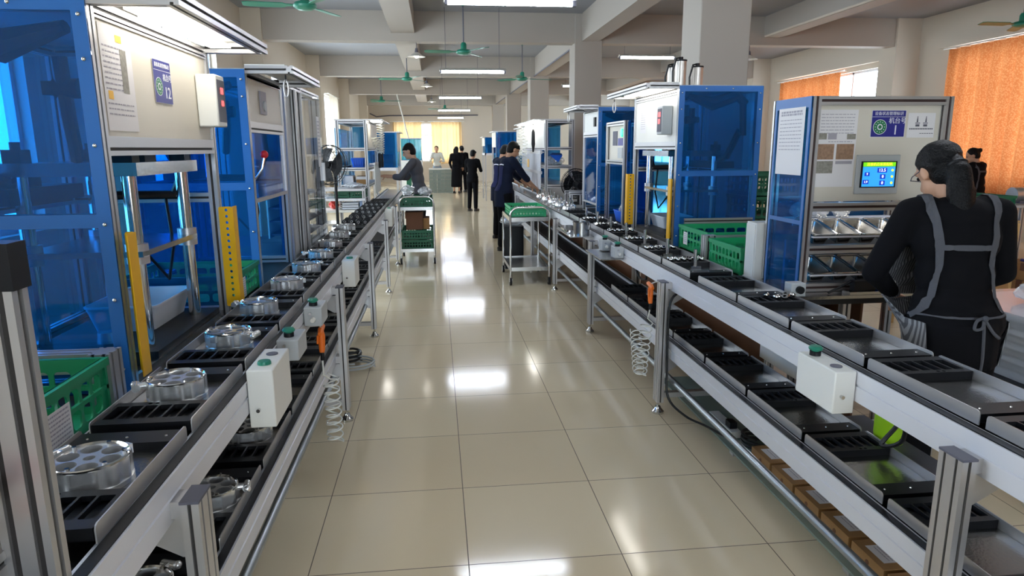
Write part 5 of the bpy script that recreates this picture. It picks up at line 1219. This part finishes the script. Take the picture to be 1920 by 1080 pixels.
# ================================================================ PEOPLE
def remesh(mb, voxel, smooth=5, fac=.5):
    """one continuous surface grown over overlapping rounded volumes"""
    me = mb.mesh('volume', []) if False else None
    me = bpy.data.meshes.new('volume'); me.from_pydata([Vector(p) for p in mb.v], [], mb.f)
    bm = bmesh.new(); bm.from_mesh(me); bmesh.ops.recalc_face_normals(bm, faces=bm.faces); bm.to_mesh(me); bm.free()
    o = bpy.data.objects.new('volume', me); COL.objects.link(o)
    r = o.modifiers.new('r', 'REMESH'); r.mode = 'VOXEL'; r.voxel_size = voxel
    s = o.modifiers.new('s', 'SMOOTH'); s.factor = fac; s.iterations = smooth
    out = eval_mesh(o); bpy.data.objects.remove(o); bpy.data.meshes.remove(me)
    out.polygons.foreach_set('use_smooth', [True]*len(out.polygons)); return out
def capsule(mb, p0, p1, r0, r1, n=14):
    p0 = Vector(p0); p1 = Vector(p1); d = (p1-p0); L = d.length
    if L < 1e-5: return mb.sph(p0, max(r0, r1), n, 8)
    d /= L; pts = []; rs = []
    for i in range(5):
        a = PI/2*i/4; pts.append(p0-d*r0*math.cos(a)); rs.append(max(r0*math.sin(a), .0008))
    for i in range(5):
        a = PI/2*(1-i/4); pts.append(p1+d*r1*math.cos(a)); rs.append(max(r1*math.sin(a), .0008))
    return mb.tube(pts, rs, n)
def put(me, name, m, parent, M):
    me.transform(M); me.materials.clear(); me.materials.append(m); me.name = name
    o = bpy.data.objects.new(name, me); COL.objects.link(o); o.parent = parent; ORG[o.name] = ORG[parent.name]; return o
def V(*a): return Vector(a)
def person(lab, pos, yaw, H, handL, handR, top_m, leg_m, lean=12, head_pitch=25, head_yaw=0, hair='short', elbow_out=.06, voxel=.009, skirt=None, sleeves='long', legs=(0, 0), girth=1.0, shoe=True, group=None, short_coat=0.0, female=False, head_side=0.0):
    """local frame: facing +y, hands given in that frame (metres above the floor)"""
    t = thing('person', lab, 'person', pos, group); t.rotation_euler = (0, 0, yaw); ORG[t.name] = Vector((0, 0, 0))
    I = Matrix.Identity(4); s = H/1.68; la = R(lean)
    hip = V(0, 0, .53*H); 
    def tor(x, y, z):                                               # point of the torso, z above the hip, bent forward about the hip
        return hip+V(x, y*math.cos(la)+z*math.sin(la), z*math.cos(la)-y*math.sin(la))
    sw = (.165 if female else .185)*s*girth; shz = .29*H
    sh = {-1: tor(-sw, 0, shz), 1: tor(sw, 0, shz)}; neck = tor(0, -.005, .31*H); 
    hp = R(head_pitch); hy = R(head_yaw)
    HR = Matrix.Rotation(hy, 3, 'Z') @ Matrix.Rotation(-hp, 3, 'X')
    hb = tor(head_side, .01, .35*H); hc = hb+HR @ V(0, .025*s, .085*s)
    body = MB(); shirt = MB(); trous = MB(); q = .010
    # trunk
    TR = Matrix.Rotation(-la, 3, 'X')
    for c, r in (((0, 0, .06*H), (.145, .098, .11)), ((0, -.005, .14*H), (.135, .09, .13)), ((0, -.005, .225*H), (.155, .10, .13)), ((0, -.01, .275*H), (.15, .085, .075))):
        rr = [k*s*girth for k in r]; body.sph(tor(*c), rr, 16, 10, rot=TR); shirt.sph(tor(*c), [k+q for k in rr], 16, 10, rot=TR)
    pel = [.165*s*girth, .115*s*girth, .11*s]
    body.sph(hip, [k-.012 for k in pel], 16, 10); trous.sph(hip+V(0, -.01, 0), pel, 16, 10)
    if short_coat:
        shirt.sph(hip+V(0, -.005, .04*s), [pel[0]+.014, pel[1]+.014, pel[2]], 16, 10)
        shirt.cyl(hip+V(0, 0, .05), hip+V(0, 0, -short_coat), pel[0]*.92, pel[0]*.95, 18)
    # neck, head
    capsule(body, tor(0, -.005, .29*H), hb+HR @ V(0, .0, .02), .05*s, .048*s)
    hs = s*1.0
    def hd(x, y, z): return hc+HR @ V(x*hs, y*hs, z*hs)
    body.sph(hd(0, -.008, .025), [.074*hs, .092*hs, .092*hs], 16, 12, rot=HR)
    body.sph(hd(0, .018, -.045), [.06*hs, .07*hs, .07*hs], 16, 10, rot=HR); capsule(body, hd(0, .06, -.085), hd(0, .045, -.08), .025*hs, .03*hs)
    capsule(body, hd(0, .086, .012), hd(0, .105, -.025), .009*hs, .014*hs); body.sph(hd(0, .098, -.03), [.016*hs, .012*hs, .01*hs], 10, 6, rot=HR)
    capsule(body, hd(-.018, .086, -.055), hd(.018, .086, -.055), .008*hs, .008*hs)
    for x in (-1, 1):
        body.sph(hd(x*.075, -.008, -.008), [.010*hs, .02*hs, .032*hs], 10, 8, rot=HR); capsule(body, hd(x*.015, .078, .03), hd(x*.045, .07, .03), .012*hs, .01*hs)
    # arms
    shirt_hands = []
    for x in (-1, 1):
        hand = V(*(handL if x < 0 else handR)); S_ = sh[x]; ua, fa = .172*H, .150*H
        d = hand-S_; D = min(d.length, (ua+fa)*.995); hand = S_+d.normalized()*D
        a = (ua*ua-fa*fa+D*D)/(2*D); h_ = math.sqrt(max(0, ua*ua-a*a)); dn = d.normalized()
        pole = V(x*elbow_out*8, -.45, -1.0); pole = (pole-dn*pole.dot(dn)).normalized(); E_ = S_+dn*a+pole*h_
        capsule(body, S_, E_, .045*s, .037*s); capsule(body, E_, hand, .036*s, .025*s)
        capsule(shirt, S_, E_, .060*s, .05*s); capsule(shirt, S_+V(-x*.06*s, 0, .012*s), S_, .062*s, .060*s)
        if sleeves == 'long': capsule(shirt, E_, E_+(hand-E_)*.86, .05*s, .036*s)
        elif sleeves == 'rolled': capsule(shirt, E_, E_+(hand-E_)*.32, .052*s, .05*s)
        # hand: palm, four bent fingers of different lengths, thumb from the side of the palm
        fd = (hand-E_).normalized(); fd = (fd+V(0, .25, -.15)).normalized(); side = fd.cross(V(0, 0, 1)).normalized()*(-x); up = side.cross(fd)*(-x); up.normalize()
        pn = -up if up.z > 0 else up
        rot = Matrix((side, fd, up)).transposed(); body.sph(hand+fd*.045*s, [.042*s, .052*s, .017*s], 12, 8, rot=rot); capsule(body, hand, hand+fd*.03*s, .024*s, .024*s)
        for k, L in enumerate((.066, .076, .072, .056)):
            b0 = hand+fd*.082*s+side*(.031-.0205*k)*s; b1 = b0+(fd*.9+pn*.35).normalized()*L*.5*s; b2 = b1+(fd*.55+pn*.8).normalized()*L*.55*s
            capsule(body, b0, b1, .0092*s, .0085*s, 10); capsule(body, b1, b2, .0085*s, .0072*s, 10)
        b0 = hand+fd*.02*s+side*.03*s; b1 = b0+(fd*.55+side*.8+pn*.2).normalized()*.04*s; b2 = b1+(fd*.9+side*.1+pn*.35).normalized()*.032*s
        capsule(body, b0, b1, .0125*s, .011*s, 10); capsule(body, b1, b2, .0105*s, .0085*s, 10)
    # legs
    for x in (-1, 1):
        hx = x*.085*s; sy = legs[0] if x < 0 else legs[1]
        h0 = hip+V(hx, 0, -.02); k0 = V(x*.09*s, .01+sy*.5, .285*H); a0 = V(x*.095*s, -.015+sy, .055*H)
        capsule(body, h0, k0, .075*s, .05*s); capsule(body, k0, a0, .047*s, .033*s); capsule(body, a0, V(a0.x, a0.y+.1, .03), .033*s, .025*s)
        if not skirt: capsule(trous, h0, k0, .092*s*girth, .07*s); capsule(trous, k0, a0+V(0, 0, .01), .068*s, .058*s)
        if shoe:
            sb = MB(); capsule(sb, V(a0.x, a0.y-.035, .04), V(a0.x, a0.y+.03, .048), .037*s, .042*s); capsule(sb, V(a0.x, a0.y+.02, .042), V(a0.x+x*.01, a0.y+.15, .03), .04*s, .03*s); sb.box(a0.x-.035, a0.x+.038, a0.y-.06, a0.y+.17, .001, .014)
            put(remesh(sb, .008, 3), 'shoe', shoe_m, t, I)
    if skirt: 
        trous.lathe([(pel[0]*.9, hip.z+.03), (pel[0]*1.0, hip.z-.1), (pel[0]*1.12, skirt+.1), (pel[0]*1.15, skirt), (0, skirt)], (0, 0, 0), 24); trous.sph(hip+V(0, 0, .03), [pel[0]*.95, pel[0]*.9, .06], 16, 8)
    put(remesh(body, voxel*.72), 'body', skin, t, I)
    so = put(remesh(shirt, voxel, 6), 'shirt', top_m, t, I); to = put(remesh(trous, voxel*1.2, 6), 'skirt' if skirt else 'trousers', leg_m, t, I)
    # eyes
    for x in (-1, 1):
        MB().sph(hd(x*.03, .079, .012), .0085*hs, 10, 6).build('eye', blk, t)
    # hair
    hr = MB()
    hr.sph(hd(0, -.02, .038), [.080*hs, .092*hs, .090*hs], 16, 12, rot=HR); hr.sph(hd(0, -.045, -.005), [.075*hs, .066*hs, .085*hs], 16, 10, rot=HR)
    for i in range(9 if hair == 'short' else 0):
        a = -1+2*i/8; capsule(hr, hd(a*.062, .06-.03*abs(a), .075), hd(a*.075+.006*math.sin(i*2.1), .083-.05*a*a, .052), .02*hs, .012*hs, 8)
    if hair in ('tail', 'long', 'bun'):
        for x in (-1, 1): capsule(hr, hd(x*.064, .01, .05), hd(x*.06, -.06, .0), .02*hs, .024*hs)
    if hair == 'tail':
        for k in range(-4, 5):
            q_ = []
            for i in range(6):
                th = R(58-150*i/5); la_ = k*.26*(1-.55*i/5); q_.append(hd(.0795*math.sin(la_), -.02+.0915*math.cos(la_)*math.sin(th), .038+.0895*math.cos(la_)*math.cos(th)))
            for i in range(5): capsule(hr, q_[i], q_[i+1], .0075*hs, .0075*hs, 8)
        w0 = hd(.0, -.10, -.01); w = [w0, w0+V(.0, -.030, -.03), w0+V(.004, -.045, -.10), w0+V(.006, -.065, -.22), w0+V(.008, -.075, -.33), w0+V(.014, -.07, -.43)]; rr = [.034, .044, .05, .044, .030, .008]
        for i in range(5): capsule(hr, w[i], w[i+1], rr[i]*hs, rr[i+1]*hs)
        for k in range(7): capsule(hr, w[2]+V((k-3)*.013, -.018+.006*(k % 2), 0), w[4]+V((k-3)*.011, -.012, -.05*(k % 3)), .012*hs, .005*hs, 8)
    if hair == 'long':
        for k in range(5): capsule(hr, hd((k-2)*.032, -.075, .0), hd((k-2)*.034, -.075, -.27), .034*hs, .02*hs)
    if hair == 'bun': hr.sph(hd(0, -.12, .04), .038*hs, 12, 8)
    put(remesh(hr, voxel*.8, 3), 'hair', hair_m, t, I)
    if hair == 'tail': MB().lathe([(.036, -.008), (.04, 0), (.036, .008)], w[0]+(w[1]-w[0])*.3, 14, rot=V(0, 0, 1).rotation_difference(w[1]-w[0]).to_matrix()).build('hair_tie', blk, t)
    return t, so, to, tor, hd
def wrap(pts, width, target, m, name, parent, off=.005, normal_hint=None, th=.003):
    """a band laid along a path and drawn onto the clothing under it"""
    P_ = smooth(pts, 5); vs = []; n = len(P_)
    for i, p in enumerate(P_):
        d = (P_[min(i+1, n-1)]-P_[max(i-1, 0)]).normalized(); a = d.cross(normal_hint(p) if callable(normal_hint) else V(*normal_hint)).normalized()
        for j in range(3): vs.append(p+a*width*(j/2-.5))
    me = bpy.data.meshes.new(name); me.from_pydata(vs, [], [(i*3+j, i*3+j+1, (i+1)*3+j+1, (i+1)*3+j) for i in range(n-1) for j in range(2)])
    o = bpy.data.objects.new(name, me); COL.objects.link(o)
    k = o.modifiers.new('w', 'SHRINKWRAP'); k.target = target; k.wrap_method = 'NEAREST_SURFACEPOINT'; k.wrap_mode = 'ABOVE_SURFACE'; k.offset = off
    k = o.modifiers.new('t', 'SOLIDIFY'); k.thickness = th; k.offset = 0
    tp = target.parent; target.parent = None; out = eval_mesh(o); target.parent = tp
    bpy.data.objects.remove(o); return put(out, name, m, parent, Matrix.Identity(4))

# the woman at the number 1 station
wt, ws, wtr, tor, hd = person('woman in a black jacket with grey striped apron straps and long ponytail, seen from behind', (2.545, 2.36, 0), R(-12), 1.60, (-.10, .30, .93), (.11, .31, .93), blackc, blackc, lean=11, head_pitch=30, head_yaw=12, hair='tail', voxel=.008, female=True, girth=1.06, elbow_out=.2, short_coat=.12, head_side=-.022)
z1, z2, zb_ = .285*1.6, .19*1.6, .055*1.6
for x in (-1, 1):
    wrap([tor(x*.105, .08, z1-.02), tor(x*.115, 0, z1+.06), tor(x*.125, -.11, z1-.03), tor(x*.125, -.15, z2)], .04, ws, strap_m, 'apron_strap', wt, normal_hint=lambda p: (p-tor(0, 0, .36)).normalized())
    wrap([tor(x*.125, -.15, z2), tor(x*.145, -.14, z2-.1), tor(x*.175, -.09, zb_+.03), tor(x*.19, -.03, zb_-.02)], .038, ws, strap_m, 'apron_strap', wt, normal_hint=lambda p: V(p.x, p.y-.08, 0).normalized())
wrap([tor(-.14, -.15, z2), tor(-.05, -.17, z2), tor(.05, -.17, z2), tor(.14, -.15, z2)], .035, ws, strap_m, 'apron_cross_strap', wt, normal_hint=(0, -1, 0))
wrap([tor(-.2, -.02, zb_-.01), tor(-.12, -.14, zb_-.02), tor(0, -.17, zb_-.025), tor(.12, -.14, zb_-.015), tor(.2, -.02, zb_)], .013, ws, strap_m, 'apron_tie', wt, normal_hint=lambda p: V(p.x, p.y, 0).normalized(), off=.007)
c = tor(.03, -.155, zb_-.03)
MB().tube(smooth([c, c+V(.002, -.012, -.08), c+V(.008, -.01, -.17), c+V(.0, -.012, -.26)]), .006, 6).tube(smooth([c, c+V(.03, -.012, -.05), c+V(.06, -.004, -.075)]), .006, 6).tube(smooth([c, c+V(-.03, -.012, -.01), c+V(-.035, -.014, -.04), c+V(-.01, -.015, -.035), c]), .006, 6).sph(c+V(0, -.01, 0), .011, 8, 6).build('tie_bow', strap_m, wt)
# apron skirt round the front and the left hip
vs = []; N, K = 26, 8
for i in range(N+1):
    a = R(-62+i*(304-62*0)/N*.0)+R(200-i*220/N) if False else R(222-i*250/N)
    for j in range(K+1):
        r_ = .30; z = .93-.40*j/K; vs.append(V(r_*math.cos(a)*.9, r_*math.sin(a)*.85+.01, z))
me = bpy.data.meshes.new('apron_skirt'); me.from_pydata(vs, [], [(i*(K+1)+j, (i+1)*(K+1)+j, (i+1)*(K+1)+j+1, i*(K+1)+j+1) for i in range(N) for j in range(K)])
o = bpy.data.objects.new('apron_skirt', me); COL.objects.link(o)
for tg in (ws,):
    k = o.modifiers.new('w', 'SHRINKWRAP'); k.target = tg; k.wrap_method = 'NEAREST_SURFACEPOINT'; k.wrap_mode = 'ABOVE_SURFACE'; k.offset = .014
k = o.modifiers.new('s', 'SMOOTH'); k.factor = .5; k.iterations = 4
k = o.modifiers.new('t', 'SOLIDIFY'); k.thickness = .004
ws.parent = None; out = eval_mesh(o); ws.parent = wt; bpy.data.objects.remove(o); put(out, 'apron_skirt', apron_m, wt, Matrix.Identity(4))
# bib over the chest
vs = [V((i/8-.5)*.26, .26, 0)+V(0, 0, .93+.36*j/8) for i in range(9) for j in range(9)]
me = bpy.data.meshes.new('apron_bib'); me.from_pydata(vs, [], [(i*9+j, (i+1)*9+j, (i+1)*9+j+1, i*9+j+1) for i in range(8) for j in range(8)])
o = bpy.data.objects.new('apron_bib', me); COL.objects.link(o); k = o.modifiers.new('w', 'SHRINKWRAP'); k.target = ws; k.wrap_method = 'NEAREST_SURFACEPOINT'; k.wrap_mode = 'ABOVE_SURFACE'; k.offset = .008
k = o.modifiers.new('t', 'SOLIDIFY'); k.thickness = .003
ws.parent = None; out = eval_mesh(o); ws.parent = wt; bpy.data.objects.remove(o); put(out, 'apron_bib', apron_m, wt, Matrix.Identity(4))
# collar with its white and red line, glasses
nk = tor(0, .0, .312*1.6)
for r_, z, m, nm in ((.062, 0, blackc, 'collar'), (.067, -.012, paper, 'collar_white_line'), (.0672, -.016, red, 'collar_red_line')):
    MB().lathe([(r_+.004, z-.018 if nm == 'collar' else z-.003), (r_+.002, z+.02 if nm == 'collar' else z), (r_-.004, z+.02 if nm == 'collar' else z)], nk, 28, rot=Matrix.Rotation(R(-14), 3, 'X')).build(nm, m, wt)
MB().tube([hd(-.078, -.005, .012), hd(-.075, .06, .012), hd(-.062, .088, .01)], .002, 5).tube([hd(.078, -.005, .012), hd(.075, .06, .012), hd(.062, .088, .01)], .002, 5).tube([hd(-.062, .09, .01), hd(0, .104, .012), hd(.062, .09, .01)], .002, 5).build('glasses', ink, wt)

# the workers along the lines
pl, sl, _, _, _ = person('man in a dark grey jacket reaching to the hoses of the left rack', (.29, 10.55, 0), R(82), 1.66, (-.16, .50, 1.16), (.14, .47, 1.14), greyc, blackc, lean=9, head_pitch=22, hair='short', voxel=.011, sleeves='rolled', short_coat=.1)
pr, sr, _, tr_, _ = person('man in a navy work jacket with a blue back panel leaning over the right conveyor', (1.56, 10.25, 0), R(-70), 1.68, (-.13, .47, 1.0), (.12, .45, .98), navy, blackc, lean=8, head_pitch=28, hair='short', voxel=.011, sleeves='rolled', short_coat=.2)
def jacket_marks(p, s, tor, H):
    wrap([tor(-.09, -.16, .255*H), tor(0, -.17, .26*H), tor(.09, -.16, .255*H)], .02, s, sign_w, 'reflective_stripe', p, normal_hint=(0, -1, 0))
    vs = [tor((i/6-.5)*.2, -.2, .02*H+.22*H*j/6) for i in range(7) for j in range(7)]
    me = bpy.data.meshes.new('back_panel'); me.from_pydata(vs, [], [(i*7+j, (i+1)*7+j, (i+1)*7+j+1, i*7+j+1) for i in range(6) for j in range(6)])
    o = bpy.data.objects.new('back_panel', me); COL.objects.link(o); k = o.modifiers.new('w', 'SHRINKWRAP'); k.target = s; k.wrap_method = 'NEAREST_SURFACEPOINT'; k.wrap_mode = 'ABOVE_SURFACE'; k.offset = .004
    k = o.modifiers.new('t', 'SOLIDIFY'); k.thickness = .003
    s.parent = None; out = eval_mesh(o); s.parent = p; bpy.data.objects.remove(o); put(out, 'back_panel', navy_l, p, Matrix.Identity(4))
jacket_marks(pr, sr, tr_, 1.68)
p2, s2, _, t2, _ = person('second man in a navy work jacket, standing behind the first at the right line', (1.62, 11.75, 0), R(-62), 1.64, (-.12, .4, .98), (.12, .4, .98), navy, blackc, lean=6, head_pitch=30, hair='short', voxel=.012, short_coat=.2)
jacket_marks(p2, s2, t2, 1.64)
person('woman in plain black with short hair standing in the aisle, back to the camera', (1.44, 17.2, 0), R(-25), 1.53, (-.1, .3, 1.0), (.1, .32, 1.05), blackc, blackc, lean=3, head_pitch=15, hair='short', voxel=.014, female=True, short_coat=.08)
person('woman with long hair in a long dark coat far down the aisle', (1.25, 24.3, 0), R(-15), 1.63, (-.2, .12, .85), (.2, .15, .9), blackc, blackc, lean=2, head_pitch=10, hair='long', voxel=.016, female=True, skirt=.22, girth=1.08)
person('person with tied hair half hidden right of the woman in the long coat', (1.5, 25.0, 0), R(20), 1.66, (-.15, .3, 1.05), (.15, .3, 1.05), blackc, blackc, lean=3, head_pitch=10, hair='bun', voxel=.016)
person('woman in a pale top and light blue trousers far behind the crate stacks', (.58, 26.3, 0), R(170), 1.66, (-.2, .25, 1.1), (.15, .3, 1.2), whitec, bluegrey, lean=2, head_pitch=5, hair='bun', voxel=.016, female=True)
pf, sf, _, tf, _ = person('worker with tied hair and grey apron straps before the orange curtain', (8.62, 9.4, 0), R(20), 1.54, (-.15, .35, 1.0), (.15, .35, 1.0), blackc, blackc, lean=6, head_pitch=25, hair='bun', voxel=.012, female=True, head_yaw=35)
for x in (-1, 1): wrap([tf(x*.11, 0, .45), tf(x*.12, -.12, .40), tf(x*.12, -.15, .28), tf(x*.16, -.1, .1)], .035, sf, strap_m, 'apron_strap', pf, normal_hint=lambda p: V(p.x, p.y-.05, 0).normalized())
wrap([tf(-.12, -.15, .36), tf(0, -.17, .36), tf(.12, -.15, .36)], .035, sf, strap_m, 'apron_cross_strap', pf, normal_hint=(0, -1, 0))
